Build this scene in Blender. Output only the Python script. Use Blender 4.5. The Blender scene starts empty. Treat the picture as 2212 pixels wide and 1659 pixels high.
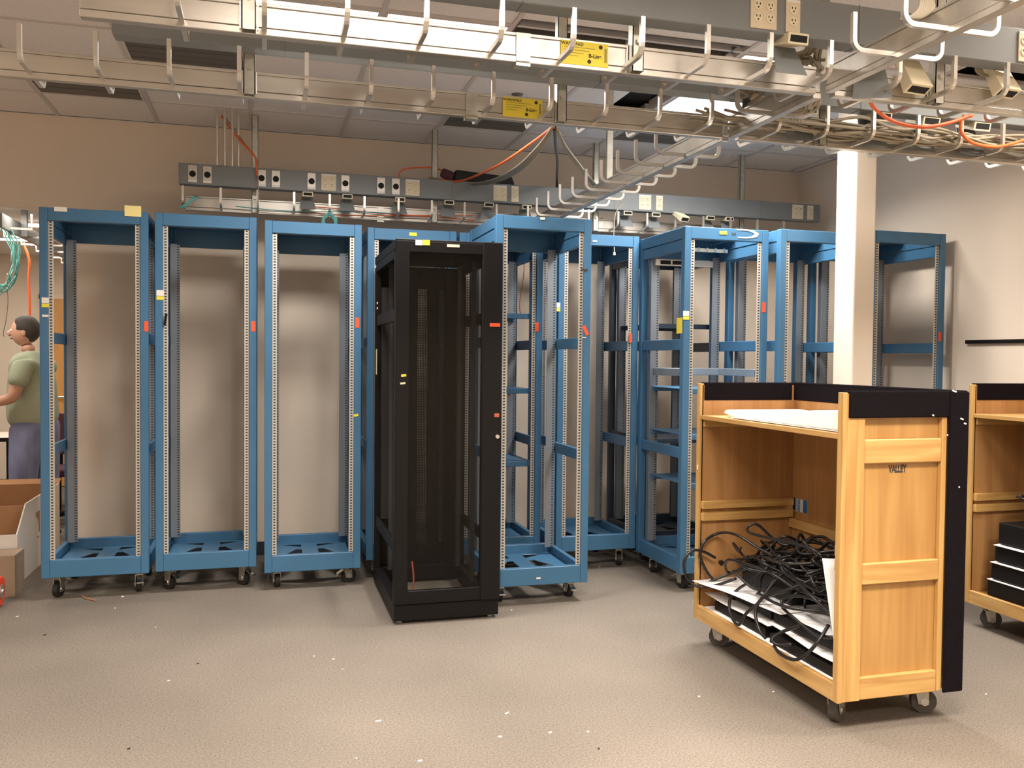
import bpy, bmesh, math, random
from mathutils import Vector, Matrix
from mathutils.geometry import tessellate_polygon
import numpy as np
random.seed(4)
S = bpy.context.scene
COL = S.collection

# ------------------------------------------------------------------ camera
W, H, F, CH = 2212, 1659, 1885.0, 1.5
YAW, PITCH, ROLL = [math.radians(a) for a in (15.8, 1.67, -0.55)]
_f = np.array([math.sin(YAW)*math.cos(PITCH), math.cos(YAW)*math.cos(PITCH), -math.sin(PITCH)])
_r = np.array([math.cos(YAW), -math.sin(YAW), 0.0]); _d = np.cross(_f, _r)
_r2 = math.cos(ROLL)*_r + math.sin(ROLL)*_d
_d2 = -math.sin(ROLL)*_r + math.cos(ROLL)*_d
MC = np.array([_r2, _d2, _f]); C0 = np.array([0, 0, CH])
def ray(x, y): return MC.T @ np.array([(x-W/2)/F, (y-H/2)/F, 1.0])
def gz(x, y, z=0.0): v = ray(x, y); return Vector(C0 + v*((z-CH)/v[2]))   # pixel -> point on the level z
def gy(x, y, Y): v = ray(x, y); return Vector(C0 + v*(Y/v[1]))             # pixel -> point on the plane Y
def gx(x, y, X): v = ray(x, y); return Vector(C0 + v*(X/v[0]))             # pixel -> point on the plane X
cam = bpy.data.cameras.new('camera'); cam.sensor_width = 36; cam.lens = F/W*36; cam.clip_start = .02; cam.clip_end = 60
co = bpy.data.objects.new('camera', cam); COL.objects.link(co)
rot = Matrix(((_r2[0], -_d2[0], -_f[0]), (_r2[1], -_d2[1], -_f[1]), (_r2[2], -_d2[2], -_f[2])))
co.matrix_world = Matrix.Translation((0, 0, CH)) @ rot.to_4x4()
S.camera = co

# ------------------------------------------------------------------ world and exposure
w = bpy.data.worlds.new('world'); S.world = w; w.use_nodes = True
w.node_tree.nodes['Background'].inputs[0].default_value = (.9, .8, .7, 1)
w.node_tree.nodes['Background'].inputs[1].default_value = .05
S.view_settings.view_transform = 'Standard'; S.view_settings.look = 'None'
S.view_settings.gamma = 1; S.view_settings.use_curve_mapping = False
S.view_settings.exposure = 0.20
LIGHT_W = 24.0; WARM = (1.0, .875, .75); COOL = (1.0, .94, .88)

# ------------------------------------------------------------------ materials
MATS = {}
def mat(name, col, rough=.5, metal=0, noise=None, spec=.5, bump=None, emit=None, coat=0):
    """noise=(scale, amount, (sx,sy,sz), detail) mottles the colour; bump=(scale,strength)"""
    m = bpy.data.materials.new(name); m.use_nodes = True
    nt = m.node_tree; b = nt.nodes['Principled BSDF']
    b.inputs['Base Color'].default_value = (*col, 1); b.inputs['Roughness'].default_value = rough
    b.inputs['Metallic'].default_value = metal; b.inputs['Specular IOR Level'].default_value = spec
    if coat: b.inputs['Coat Weight'].default_value = coat
    if noise or bump:
        tc = nt.nodes.new('ShaderNodeTexCoord')
    if noise:
        mp = nt.nodes.new('ShaderNodeMapping'); mp.inputs['Scale'].default_value = noise[2]
        nz = nt.nodes.new('ShaderNodeTexNoise'); nz.inputs['Scale'].default_value = noise[0]
        nz.inputs['Detail'].default_value = noise[3] if len(noise) > 3 else 4
        cr = nt.nodes.new('ShaderNodeValToRGB'); a = noise[1]
        cr.color_ramp.elements[0].position = .3; cr.color_ramp.elements[1].position = .7
        cr.color_ramp.elements[0].color = (*[c*(1-a) for c in col], 1)
        cr.color_ramp.elements[1].color = (*[min(1, c*(1+a)) for c in col], 1)
        nt.links.new(tc.outputs['Object'], mp.inputs[0]); nt.links.new(mp.outputs[0], nz.inputs[0])
        nt.links.new(nz.outputs[0], cr.inputs[0]); nt.links.new(cr.outputs[0], b.inputs['Base Color'])
    if bump:
        n2 = nt.nodes.new('ShaderNodeTexNoise'); n2.inputs['Scale'].default_value = bump[0]; n2.inputs['Detail'].default_value = 3
        bp = nt.nodes.new('ShaderNodeBump'); bp.inputs['Strength'].default_value = bump[1]; bp.inputs['Distance'].default_value = .01
        nt.links.new(tc.outputs['Object'], n2.inputs[0]); nt.links.new(n2.outputs[0], bp.inputs['Height']); nt.links.new(bp.outputs[0], b.inputs['Normal'])
    if emit:
        b.inputs['Emission Color'].default_value = (*emit[0], 1); b.inputs['Emission Strength'].default_value = emit[1]
    MATS[name] = m; return m

mat('carpet', (.215, .187, .158), .95, noise=(120, .28, (1, 1, 1), 8), spec=.1, bump=(260, .5))
mat('wall', (.77, .67, .56), .8, noise=(1.3, .03, (1, 1, 1)), spec=.2, bump=(220, .06))
def worn_patches(m, lo=.84, hi=1.06, scale=.8):
    nt = MATS[m].node_tree; b = nt.nodes['Principled BSDF']; src = b.inputs['Base Color'].links[0].from_socket
    tc = nt.nodes.new('ShaderNodeTexCoord'); nz = nt.nodes.new('ShaderNodeTexNoise'); nz.inputs['Scale'].default_value = scale; nz.inputs['Detail'].default_value = 2
    mr = nt.nodes.new('ShaderNodeMapRange'); mr.inputs[1].default_value = .35; mr.inputs[2].default_value = .65; mr.inputs[3].default_value = lo; mr.inputs[4].default_value = hi
    mx = nt.nodes.new('ShaderNodeVectorMath'); mx.operation = 'SCALE'
    nt.links.new(tc.outputs['Object'], nz.inputs[0]); nt.links.new(nz.outputs[0], mr.inputs[0]); nt.links.new(src, mx.inputs[0]); nt.links.new(mr.outputs[0], mx.inputs['Scale']); nt.links.new(mx.outputs[0], b.inputs['Base Color'])
worn_patches('carpet')
mat('column_paint', (.74, .66, .56), .7, spec=.3)
mat('ceiling_tile', (.80, .755, .72), .9, noise=(90, .07, (1, 1, 1)), spec=.1, bump=(150, .15))
mat('ceiling_bar', (.60, .56, .53), .6)
mat('plenum', (.02, .02, .02), .9)
mat('blue', (.050, .155, .285), .40, noise=(3, .06, (1, 1, 1)))
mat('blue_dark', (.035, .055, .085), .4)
mat('black', (.006, .0052, .0055), .5, spec=.22)
mat('black_soft', (.010, .009, .009), .7)
mat('grey_paint', (.19, .205, .21), .45, noise=(4, .05, (1, 1, 1)))
mat('aluminium', (.58, .55, .50), .36, .8, noise=(6, .09, (.3, 3, 3)))
mat('rung_alu', (.66, .635, .59), .32, .75)
mat('galv', (.56, .56, .50), .40, .8, noise=(30, .12, (1, 1, 1)))
mat('galv_blue', (.36, .42, .48), .42, .6, noise=(12, .08, (1, 1, 1)))
mat('conduit', (.66, .63, .58), .4, .7)
mat('chrome', (.8, .8, .78), .2, 1)
mat('steel_plate', (.62, .58, .52), .42, .55)
mat('cream', (.78, .70, .50), .5)
mat('ivory', (.70, .60, .44), .5)
mat('dark_slot', (.006, .005, .005), .8)
mat('rubber', (.020, .018, .017), .6)
mat('rubber_grey', (.075, .066, .058), .7)
mat('red_plastic', (.75, .07, .03), .4)
mat('orange_tag', (.88, .10, .03), .6)
mat('yellow_tag', (.85, .70, .06), .6)
mat('pale_yellow', (.85, .74, .32), .6)
mat('white_tag', (.82, .79, .74), .6)
mat('cream_tag', (.80, .74, .50), .6)
mat('paper', (.84, .83, .83), .7)
mat('foam', (.90, .88, .84), .7)
mat('print_dark', (.05, .04, .03), .8)
mat('print_grey', (.35, .30, .10), .8)
mat('cable_orange', (.75, .13, .03), .5)
mat('cable_grey', (.30, .26, .19), .6)
mat('cable_black', (.012, .011, .011), .35)
mat('cable_teal', (.13, .42, .40), .5)
mat('cardboard', (.36, .19, .09), .85, noise=(8, .08, (1, 1, 1)))
mat('carton_white', (.66, .61, .55), .8)
mat('kraft', (.30, .22, .15), .85)
mat('baseboard', (.03, .035, .045), .6)
mat('black_carpet', (.013, .010, .013), 1.0, noise=(300, .3, (1, 1, 1)), spec=.05, bump=(500, .9))
mat('door_wood', (.60, .30, .08), .45, noise=(3, .12, (6, 6, .6)))
mat('shirt', (.36, .41, .31), .9, noise=(6, .08, (1, 1, 1)), spec=.1)
mat('jeans', (.22, .25, .42), .9, noise=(14, .18, (1, 1, .4)), spec=.1)
mat('skin', (.58, .33, .24), .55)
mat('hair', (.045, .038, .035), .8)
mat('shoe', (.03, .025, .02), .6)
mat('maroon', (.07, .022, .035), .85)
mat('copper', (.50, .12, .05), .5)
mat('lens_off', (.15, .135, .12), .5, .2)
mat('fixture_white', (.65, .60, .55), .5)
mat('lens_lit', (.9, .88, .85), .5, emit=((1, .95, .88), 3.5))
mat('lens_lit_far', (.9, .88, .85), .5, emit=((1, .95, .88), 3))
mat('tape_residue', (.72, .70, .66), .8)

def wood(name, c1, c2, axis, scale=1.0, rough=.5):
    m = bpy.data.materials.new(name); m.use_nodes = True; nt = m.node_tree; b = nt.nodes['Principled BSDF']
    tc = nt.nodes.new('ShaderNodeTexCoord'); mp = nt.nodes.new('ShaderNodeMapping')
    sc = [14*scale]*3; sc[axis] = .8*scale; mp.inputs['Scale'].default_value = sc
    nz = nt.nodes.new('ShaderNodeTexNoise'); nz.inputs['Scale'].default_value = 1.6; nz.inputs['Detail'].default_value = 6; nz.inputs['Distortion'].default_value = 1.2
    cr = nt.nodes.new('ShaderNodeValToRGB'); cr.color_ramp.elements[0].position = .32; cr.color_ramp.elements[1].position = .66
    cr.color_ramp.elements[0].color = (*c2, 1); cr.color_ramp.elements[1].color = (*c1, 1)
    nt.links.new(tc.outputs['Object'], mp.inputs[0]); nt.links.new(mp.outputs[0], nz.inputs[0]); nt.links.new(nz.outputs[0], cr.inputs[0]); nt.links.new(cr.outputs[0], b.inputs['Base Color'])
    b.inputs['Roughness'].default_value = rough; b.inputs['Coat Weight'].default_value = .15; b.inputs['Coat Roughness'].default_value = .35
    MATS[name] = m
wood('pine_z', (.57, .365, .13), (.42, .225, .066), 2)
wood('pine_x', (.57, .365, .13), (.42, .225, .066), 0)
wood('pine_y', (.57, .355, .13), (.42, .225, .066), 1)
wood('ply', (.45, .255, .08), (.355, .178, .048), 2, .55)
wood('ply_in', (.44, .235, .09), (.34, .165, .055), 2, .55)

def holes(name, base, metal, pitch=.0265, duty=.5, lo=.2, hi=.8):
    """perforated mounting rail: square holes down local z, centred across local x in [0,1] generated"""
    m = bpy.data.materials.new(name); m.use_nodes = True; nt = m.node_tree; b = nt.nodes['Principled BSDF']
    tc = nt.nodes.new('ShaderNodeTexCoord'); sp = nt.nodes.new('ShaderNodeSeparateXYZ'); sg = nt.nodes.new('ShaderNodeSeparateXYZ')
    nt.links.new(tc.outputs['Object'], sp.inputs[0]); nt.links.new(tc.outputs['Generated'], sg.inputs[0])
    def M(op, a, bb):
        n = nt.nodes.new('ShaderNodeMath'); n.operation = op
        for i, v in enumerate((a, bb)):
            if isinstance(v, (int, float)): n.inputs[i].default_value = v
            else: nt.links.new(v, n.inputs[i])
        return n.outputs[0]
    fz = M('FRACT', M('DIVIDE', sp.outputs[2], pitch), 0)
    a = M('GREATER_THAN', fz, 1-duty); x0 = M('GREATER_THAN', sg.outputs[0], lo); x1 = M('LESS_THAN', sg.outputs[0], hi)
    k = M('MULTIPLY', M('MULTIPLY', a, x0), x1)
    mx = nt.nodes.new('ShaderNodeMix'); mx.data_type = 'RGBA'
    nt.links.new(k, mx.inputs[0]); mx.inputs[6].default_value = (*base, 1); mx.inputs[7].default_value = (.05, .047, .045, 1)
    nt.links.new(mx.outputs[2], b.inputs['Base Color']); b.inputs['Metallic'].default_value = metal; b.inputs['Roughness'].default_value = .45
    MATS[name] = m
holes('rail_front', (.56, .54, .49), .35, pitch=.0178, duty=.5, lo=.28, hi=.72)
holes('rail_rear', (.21, .245, .285), .4, pitch=.0178, lo=.70, hi=.92, duty=.45)
holes('rail_black', (.03, .028, .028), .2, pitch=.0178, lo=.3, hi=.7)

def smoked():
    m = bpy.data.materials.new('smoked_glass'); m.use_nodes = True; nt = m.node_tree; nt.nodes.clear()
    o = nt.nodes.new('ShaderNodeOutputMaterial'); t = nt.nodes.new('ShaderNodeBsdfTransparent'); t.inputs[0].default_value = (.72, .71, .69, 1)
    g = nt.nodes.new('ShaderNodeBsdfGlossy'); g.inputs['Roughness'].default_value = .3; g.inputs[0].default_value = (.9, .9, .9, 1)
    mx = nt.nodes.new('ShaderNodeMixShader'); mx.inputs[0].default_value = .012
    nt.links.new(t.outputs[0], mx.inputs[1]); nt.links.new(g.outputs[0], mx.inputs[2]); nt.links.new(mx.outputs[0], o.inputs[0]); MATS['smoked_glass'] = m
smoked()
def perforated():
    m = bpy.data.materials.new('perforated'); m.use_nodes = True; nt = m.node_tree; b = nt.nodes['Principled BSDF']
    b.inputs['Base Color'].default_value = (.016, .014, .014, 1); b.inputs['Roughness'].default_value = .5
    tc = nt.nodes.new('ShaderNodeTexCoord'); v = nt.nodes.new('ShaderNodeTexVoronoi'); v.inputs['Scale'].default_value = 90; v.inputs['Randomness'].default_value = 0
    mt = nt.nodes.new('ShaderNodeMath'); mt.operation = 'GREATER_THAN'; mt.inputs[1].default_value = .30
    nt.links.new(tc.outputs['Object'], v.inputs['Vector']); nt.links.new(v.outputs['Distance'], mt.inputs[0]); nt.links.new(mt.outputs[0], b.inputs['Alpha']); MATS['perforated'] = m
perforated()

# ------------------------------------------------------------------ geometry helpers
class MB:
    def __init__(s): s.v = []; s.f = []
    def add(s, vs, fs):
        n = len(s.v); s.v += [tuple(p) for p in vs]; s.f += [tuple(i+n for i in f) for f in fs]; return s
    def box(s, a, b):
        (x0, y0, z0), (x1, y1, z1) = a, b
        return s.add([(x0,y0,z0),(x1,y0,z0),(x1,y1,z0),(x0,y1,z0),(x0,y0,z1),(x1,y0,z1),(x1,y1,z1),(x0,y1,z1)],
                     [(0,3,2,1),(4,5,6,7),(0,1,5,4),(1,2,6,5),(2,3,7,6),(3,0,4,7)])
    def hexa(s, bot, top):
        return s.add(list(bot)+list(top), [(0,3,2,1),(4,5,6,7),(0,1,5,4),(1,2,6,5),(2,3,7,6),(3,0,4,7)])
    def obox(s, c, half, rz=0, rx=0, ry=0):
        from mathutils import Euler
        R = Euler((rx, ry, rz)).to_matrix(); c = Vector(c); hx, hy, hz = half
        vs = [c + R @ Vector((sx*hx, sy*hy, sz*hz)) for sz in (-1, 1) for sx, sy in ((-1,-1),(1,-1),(1,1),(-1,1))]
        return s.add(vs, [(0,3,2,1),(4,5,6,7),(0,1,5,4),(1,2,6,5),(2,3,7,6),(3,0,4,7)])
    def cyl(s, a, b, r, n=12, r2=None):
        a, b = Vector(a), Vector(b); r2 = r if r2 is None else r2
        d = (b-a).normalized(); u = d.orthogonal().normalized(); v = d.cross(u)
        vs = [a + (u*math.cos(t)+v*math.sin(t))*r for t in (2*math.pi*i/n for i in range(n))] + [b + (u*math.cos(t)+v*math.sin(t))*r2 for t in (2*math.pi*i/n for i in range(n))]
        fs = [(i, (i+1) % n, n+(i+1) % n, n+i) for i in range(n)] + [tuple(range(n-1, -1, -1)), tuple(range(n, 2*n))]
        return s.add(vs, fs)
    def tube(s, pts, r, n=6, square=False, up=None):
        pts = [Vector(p) for p in pts]; m = len(pts); rings = []
        prev = None
        for i, p in enumerate(pts):
            t = (pts[min(i+1, m-1)] - pts[max(i-1, 0)]).normalized()
            if prev is None:
                u = (Vector(up) if up else t.orthogonal()); u = (u - t*u.dot(t)).normalized()
            else:
                u = (prev - t*prev.dot(t)); u = u.normalized() if u.length > 1e-6 else t.orthogonal().normalized()
            prev = u; v = t.cross(u)
            k = 4 if square else n; off = math.pi/4 if square else 0; rr = r*1.414 if square else r
            rings.append([p + (u*math.cos(off+2*math.pi*j/k)+v*math.sin(off+2*math.pi*j/k))*rr for j in range(k)])
        k = len(rings[0]); vs = [p for R in rings for p in R]
        fs = [(i*k+j, i*k+(j+1) % k, (i+1)*k+(j+1) % k, (i+1)*k+j) for i in range(m-1) for j in range(k)]
        fs += [tuple(range(k-1, -1, -1)), tuple(range((m-1)*k, m*k))]
        return s.add(vs, fs)
    def poly(s, outer, hs, a, b, axis=2):
        """flat polygon with holes, extruded from a to b along axis"""
        loops = [[Vector((p[0], p[1], 0)) for p in L] for L in [outer]+hs]
        tris = tessellate_polygon(loops); flat = [p for L in loops for p in L]; n = len(flat)
        def P(p, z):
            return {2: (p.x, p.y, z), 1: (p.x, z, p.y), 0: (z, p.x, p.y)}[axis]
        vs = [P(p, a) for p in flat] + [P(p, b) for p in flat]
        fs = [t for t in tris] + [tuple(i+n for i in reversed(t)) for t in tris]
        k = 0
        for L in loops:
            m = len(L)
            for i in range(m): fs.append((k+i, k+(i+1) % m, n+k+(i+1) % m, n+k+i))
            k += m
        return s.add(vs, fs)
    def mesh(s, name, m, off=(0, 0, 0), smooth=False):
        me = bpy.data.meshes.new(name); o = Vector(off)
        me.from_pydata([Vector(p)-o for p in s.v], [], s.f); me.update()
        bm = bmesh.new(); bm.from_mesh(me); bmesh.ops.recalc_face_normals(bm, faces=bm.faces); bm.to_mesh(me); bm.free()
        me.materials.append(MATS[m] if isinstance(m, str) else m)
        if smooth:
            for p in me.polygons: p.use_smooth = True
        return me
def wloc(o):
    v = Vector((0, 0, 0))
    while o is not None: v += o.location; o = o.parent
    return v
def bev(o, wd=.003, seg=1):
    b = o.modifiers.new('bevel', 'BEVEL'); b.width = wd; b.segments = seg; b.limit_method = 'ANGLE'; return o
def link(name, me, parent=None, loc=(0, 0, 0)):
    o = bpy.data.objects.new(name, me); COL.objects.link(o); o.location = loc; o.parent = parent; return o
def part(name, mb, m, parent, smooth=False):
    return link(name, mb.mesh(name, m, wloc(parent), smooth), parent)
def tag(o, label, cat, group=None):
    o['label'] = label; o['category'] = cat
    if group: o['group'] = group
    return o
def thing(name, label, cat, loc=(0, 0, 0), group=None):
    return tag(link(name, None, None, loc), label, cat, group)
def solid(name, mb, m, label, cat, base=None, group=None, smooth=False):
    """a thing that is one mesh, origin at its base"""
    vs = np.array([tuple(p) for p in mb.v])
    base = base or ((vs[:, 0].min()+vs[:, 0].max())/2, (vs[:, 1].min()+vs[:, 1].max())/2, vs[:, 2].min())
    return tag(link(name, mb.mesh(name, m, base, smooth), None, base), label, cat, group)
def struct(name, mb, m, parent=None):
    o = link(name, mb.mesh(name, m, wloc(parent) if parent else (0, 0, 0)), parent)
    if parent is None: o['kind'] = 'structure'
    return o
def text_mesh(name, body, size, m, parent, origin, xdir, ydir, bold=0):
    cu = bpy.data.curves.new(name, 'FONT'); cu.body = body; cu.size = size; cu.align_x = 'CENTER'; cu.align_y = 'CENTER'; cu.offset = bold
    t = bpy.data.objects.new(name, cu); COL.objects.link(t); bpy.context.view_layer.update()
    me = bpy.data.meshes.new_from_object(t.evaluated_get(bpy.context.evaluated_depsgraph_get()))
    bpy.data.objects.remove(t); bpy.data.curves.remove(cu)
    X, Y = Vector(xdir), Vector(ydir); O = Vector(origin) - wloc(parent)
    for v in me.vertices: v.co = O + X*v.co.x + Y*v.co.y
    me.materials.clear(); me.materials.append(MATS[m]); me.name = name
    return link(name, me, parent)
def smooth_path(pts, n=8):
    """Catmull-Rom through pts"""
    P = [Vector(p) for p in pts]; P = [P[0]*2-P[1]] + P + [P[-1]*2-P[-2]]; out = []
    for i in range(1, len(P)-2):
        for k in range(n):
            t = k/n; a, b, c, d = P[i-1], P[i], P[i+1], P[i+2]
            out.append(.5*((2*b)+(c-a)*t+(2*a-5*b+4*c-d)*t*t+(3*b-a-3*c+d)*t**3))
    out.append(P[-2]); return out

# ------------------------------------------------------------------ room
XL, XR, YF, YB, ZC = -4.0, 4.55, -3.0, 6.82, 3.175
ZN, YN = 2.6, 10.9        # side room: ceiling height, far wall
struct('floor', MB().box((-6, YF, -.1), (XR+.15, YN+.15, 0)), 'carpet')
wb = MB()
wb.box((-1.30, YB, 0), (XR+.15, YB+.14, ZC)); wb.box((-3.6, YB, 2.53), (-1.30, YB+.14, ZC)); wb.box((XL-.15, YB, 0), (-3.6, YB+.14, ZC))
struct('wall_back', wb, 'wall')
struct('wall_right', MB().box((XR, YF, 0), (XR+.15, YB, ZC)), 'wall')
struct('wall_left', MB().box((XL-.15, YF, 0), (XL, YB, ZC)), 'wall')
struct('wall_front', MB().box((XL-.15, YF-.15, 0), (XR+.15, YF, ZC)), 'wall')
struct('wall_far', MB().box((-6, YN, 0), (1, YN+.15, ZN+.1)), 'wall')
struct('wall_far_left', MB().box((-6, YB+.14, 0), (-5.85, YN, ZN+.1)), 'wall')
struct('wall_far_right', MB().box((.85, YB+.14, 0), (1, YN, ZN+.1)), 'wall')
struct('baseboard_back', MB().box((-1.30, YB-.012, 0), (XR, YB, .10)), 'baseboard')
struct('baseboard_right', MB().box((XR-.012, YF, 0), (XR, YB-.012, .10)), 'baseboard')
struct('baseboard_far', MB().box((-5.85, YN-.012, 0), (.85, YN, .10)), 'baseboard')
cn = MB().box((-6, YB+.14, ZN), (1, YN+.15, ZN+.1)); o = struct('ceiling_far', cn, 'ceiling_tile')
# main ceiling: dark plenum slab, T-bars and one child per tile
ceil = struct('ceiling', MB().box((XL-.15, YF-.15, ZC+.12), (XR+.15, YB+.14, ZC+.22)), 'plenum')
PX, PY, OX, OY = .65, .66, -.1, 6.25
xs = [OX+PX*k for k in range(-6, 8)]; xs = [XL]+[x for x in xs if XL+.05 < x < XR-.05]+[XR]
ys = [OY-PY*k for k in range(0, 15)]; ys = sorted([YF]+[y for y in ys if YF+.05 < y < YB-.05]+[YB])
LIT = [(0, 3), (1, 3), (4, 3), (4, 2), (4, 8), (0, 8), (1, 8), (2, 8), (-4, 6), (-4, 9), (5, 6), (2, 12), (4, 12), (-2, 12)]
OFF = [(-2, 1), (-1, 2), (2, 1), (4, 1)]
SLOT = [(2, 4), (3, 4)]
tile_cache = {}
bars = MB()
for x in xs[1:-1]: bars.box((x-.012, YF, ZC-.004), (x+.012, YB, ZC+.02))
for y in ys[1:-1]: bars.box((XL, y-.012, ZC-.003), (XR, y+.012, ZC+.02))
part('ceiling_grid', bars, 'ceiling_bar', ceil)
def cell(i, j): return OX+PX*i, OX+PX*(i+1), OY-PY*(j), OY-PY*(j-1)     # column i, row j (row 1 is next to the wall row)
def cell_of(x, y): return int(round((x-OX)/PX)), int(round((OY-y)/PY))
for a in range(len(xs)-1):
    for b in range(len(ys)-1):
        i = int(math.floor(((xs[a]+xs[a+1])/2-OX)/PX)); j = int(math.floor((OY-(ys[b]+ys[b+1])/2)/PY))+1
        if (i, j) in LIT or (i, j) in OFF or (i, j) in ((6, 4), (7, 4)): continue
        x0, x1, y0, y1 = xs[a]+.006, xs[a+1]-.006, ys[b]+.006, ys[b+1]-.006
        if (i, j) == (3, 2): x1 = 2.2
        if (i, j) in SLOT: y1 = 4.19
        if (i, j+1) in SLOT: y0 = 4.36
        key = (round(x1-x0, 3), round(y1-y0, 3))
        if key not in tile_cache:
            tile_cache[key] = MB().box((0, 0, 0), (key[0], key[1], .018)).mesh('ceiling_tile', 'ceiling_tile')
        link('ceiling_tile', tile_cache[key], ceil, (x0, y0, ZC+.004))

def ceiling_light(i, j, lit, label, group=None, far=False):
    x0, x1, y0, y1 = cell(i, j); cx, cy = (x0+x1)/2, (y0+y1)/2
    t = thing('ceiling_light', label, 'light', (cx, cy, ZC-.01), group)
    fr = MB().poly([(x0+.012, y0+.012), (x1-.012, y0+.012), (x1-.012, y1-.012), (x0+.012, y1-.012)], [[(x0+.024, y0+.024), (x1-.024, y0+.024), (x1-.024, y1-.024), (x0+.024, y1-.024)]], ZC-.008, ZC+.03)
    part('frame', fr, 'fixture_white', t)
    part('diffuser', MB().box((x0+.024, y0+.024, ZC-.004), (x1-.024, y1-.024, ZC+.001)), 'lens_lit' if lit else 'lens_off', t)
    part('housing', MB().box((x0+.03, y0+.03, ZC+.03), (x1-.03, y1-.03, ZC+.10)), 'fixture_white', t)
    if not lit:
        lv = MB()
        for k in range(1, 6):
            lv.box((x0+.024, y0+.045+k*.09, ZC-.008), (x1-.024, y0+.051+k*.09, ZC-.004))
        part('louvre', lv, 'lens_off', t)
    else:
        L = bpy.data.lights.new('lamp', 'AREA'); L.shape = 'RECTANGLE'; L.size = L.size_y = .54
        L.energy = LIGHT_W*((1.35 if i < 3 else 1.7) if j <= 3 else 2.0); L.spread = math.radians(152 if j <= 3 else 144); L.color = COOL if j <= 3 else WARM
        lo = bpy.data.objects.new('lamp', L); COL.objects.link(lo); lo.parent = t; lo.location = (0, 0, .002)
    return t
for (i, j) in LIT:
    if j == 3 and i < 2: lb = 'lit square ceiling light, one of the pair above the black cabinet'
    elif (i, j) == (4, 3): lb = 'lit square ceiling light beside the white column, nearer the plain overhead tray'
    elif (i, j) == (4, 2): lb = 'lit square ceiling light seen between the two overhead cable trays'
    else: lb = 'lit square ceiling light over the open carpet'
    ceiling_light(i, j, True, lb, 'lit ceiling lights')
for (i, j), lb in zip(OFF, ['switched-off square ceiling light above the opening in the back wall', 'switched-off square ceiling light beside the opening, half hidden by cable trays', 'switched-off square ceiling light above the hanging cable bundle', 'switched-off square ceiling light above the far end of the cross tray']):
    ceiling_light(i, j, False, lb)
part('air_slot', MB().poly([(1.21, 4.19), (2.43, 4.19), (2.43, 4.36), (1.21, 4.36)], [[(1.22, 4.2), (2.42, 4.2), (2.42, 4.35), (1.22, 4.35)]], ZC-.004, ZC+.06), 'lens_off', ceil)
sp = thing('sprinkler', 'small dark fire sprinkler head under the ceiling', 'sprinkler', (1.54, 5.38, ZC))
part('stem', MB().cyl((1.54, 5.38, ZC), (1.54, 5.38, ZC-.05), .012, 8), 'galv', sp)
part('deflector', MB().cyl((1.54, 5.38, ZC-.05), (1.54, 5.38, ZC-.056), .032, 10), 'galv', sp)
part('escutcheon', MB().cyl((1.54, 5.38, ZC+.004), (1.54, 5.38, ZC-.012), .04, 12, .02), 'lens_off', sp)
# side room lights
for k, (x, y, w_, d_) in enumerate([(-2.05, 7.12, .7, .14), (-1.95, 8.2, .42, .16), (-2.35, 9.3, .4, .12), (-3.2, 7.4, .6, .5), (-.6, 8.8, 1.2, .3)]):
    t = thing('ceiling_light', 'lit strip light on the side room ceiling beyond the opening', 'light', (x, y, ZN), 'side room strip lights')
    part('frame', MB().box((x-w_/2-.02, y-d_/2-.02, ZN-.015), (x+w_/2+.02, y+d_/2+.02, ZN+.02)), 'fixture_white', t)
    part('diffuser', MB().box((x-w_/2, y-d_/2, ZN-.022), (x+w_/2, y+d_/2, ZN-.015)), 'lens_lit_far', t)
    L = bpy.data.lights.new('lamp', 'AREA'); L.shape = 'RECTANGLE'; L.size = w_; L.size_y = d_; L.energy = 17; L.color = WARM
    lo = bpy.data.objects.new('lamp', L); COL.objects.link(lo); lo.parent = t; lo.location = (0, 0, -.03)

# column
c0 = gy(1844, 600, 4.6); cx0 = c0.x
colm = MB().box((cx0, 4.6, 0), (cx0+.155, 4.79, ZC+.004)); o = struct('column', colm, 'column_paint'); bev(o, .012, 3)
o['label'] = 'square cream painted column standing behind the wooden cart'

# door in the far wall of the side room
dx = gy(128, 800, YN-.03).x
door = struct('door_1', MB().box((dx-.15, YN-.045, .01), (dx+.8, YN-.012, 2.12)), 'door_wood')
part('door_frame', MB().box((dx-.2, YN-.05, 0), (dx-.15, YN, 2.17)).box((dx+.8, YN-.05, 0), (dx+.85, YN, 2.17)).box((dx-.2, YN-.05, 2.12), (dx+.85, YN, 2.17)), 'ivory', door)
part('door_handle', MB().cyl((dx-.07, YN-.045, 1.02), (dx-.07, YN-.09, 1.02), .012, 8).cyl((dx-.07, YN-.09, 1.02), (dx+.06, YN-.09, 1.02), .011, 8), 'chrome', door)

# dark strip on the right wall
a, b = gx(2090, 739, XR), gx(2212, 737, XR)
solid('wall_strip', MB().box((XR-.02, 1.6, a.z-.012), (XR, a.y, a.z+.012)), 'black', 'thin black strip fixed along the wall beside the end blue rack', 'strip')

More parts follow.
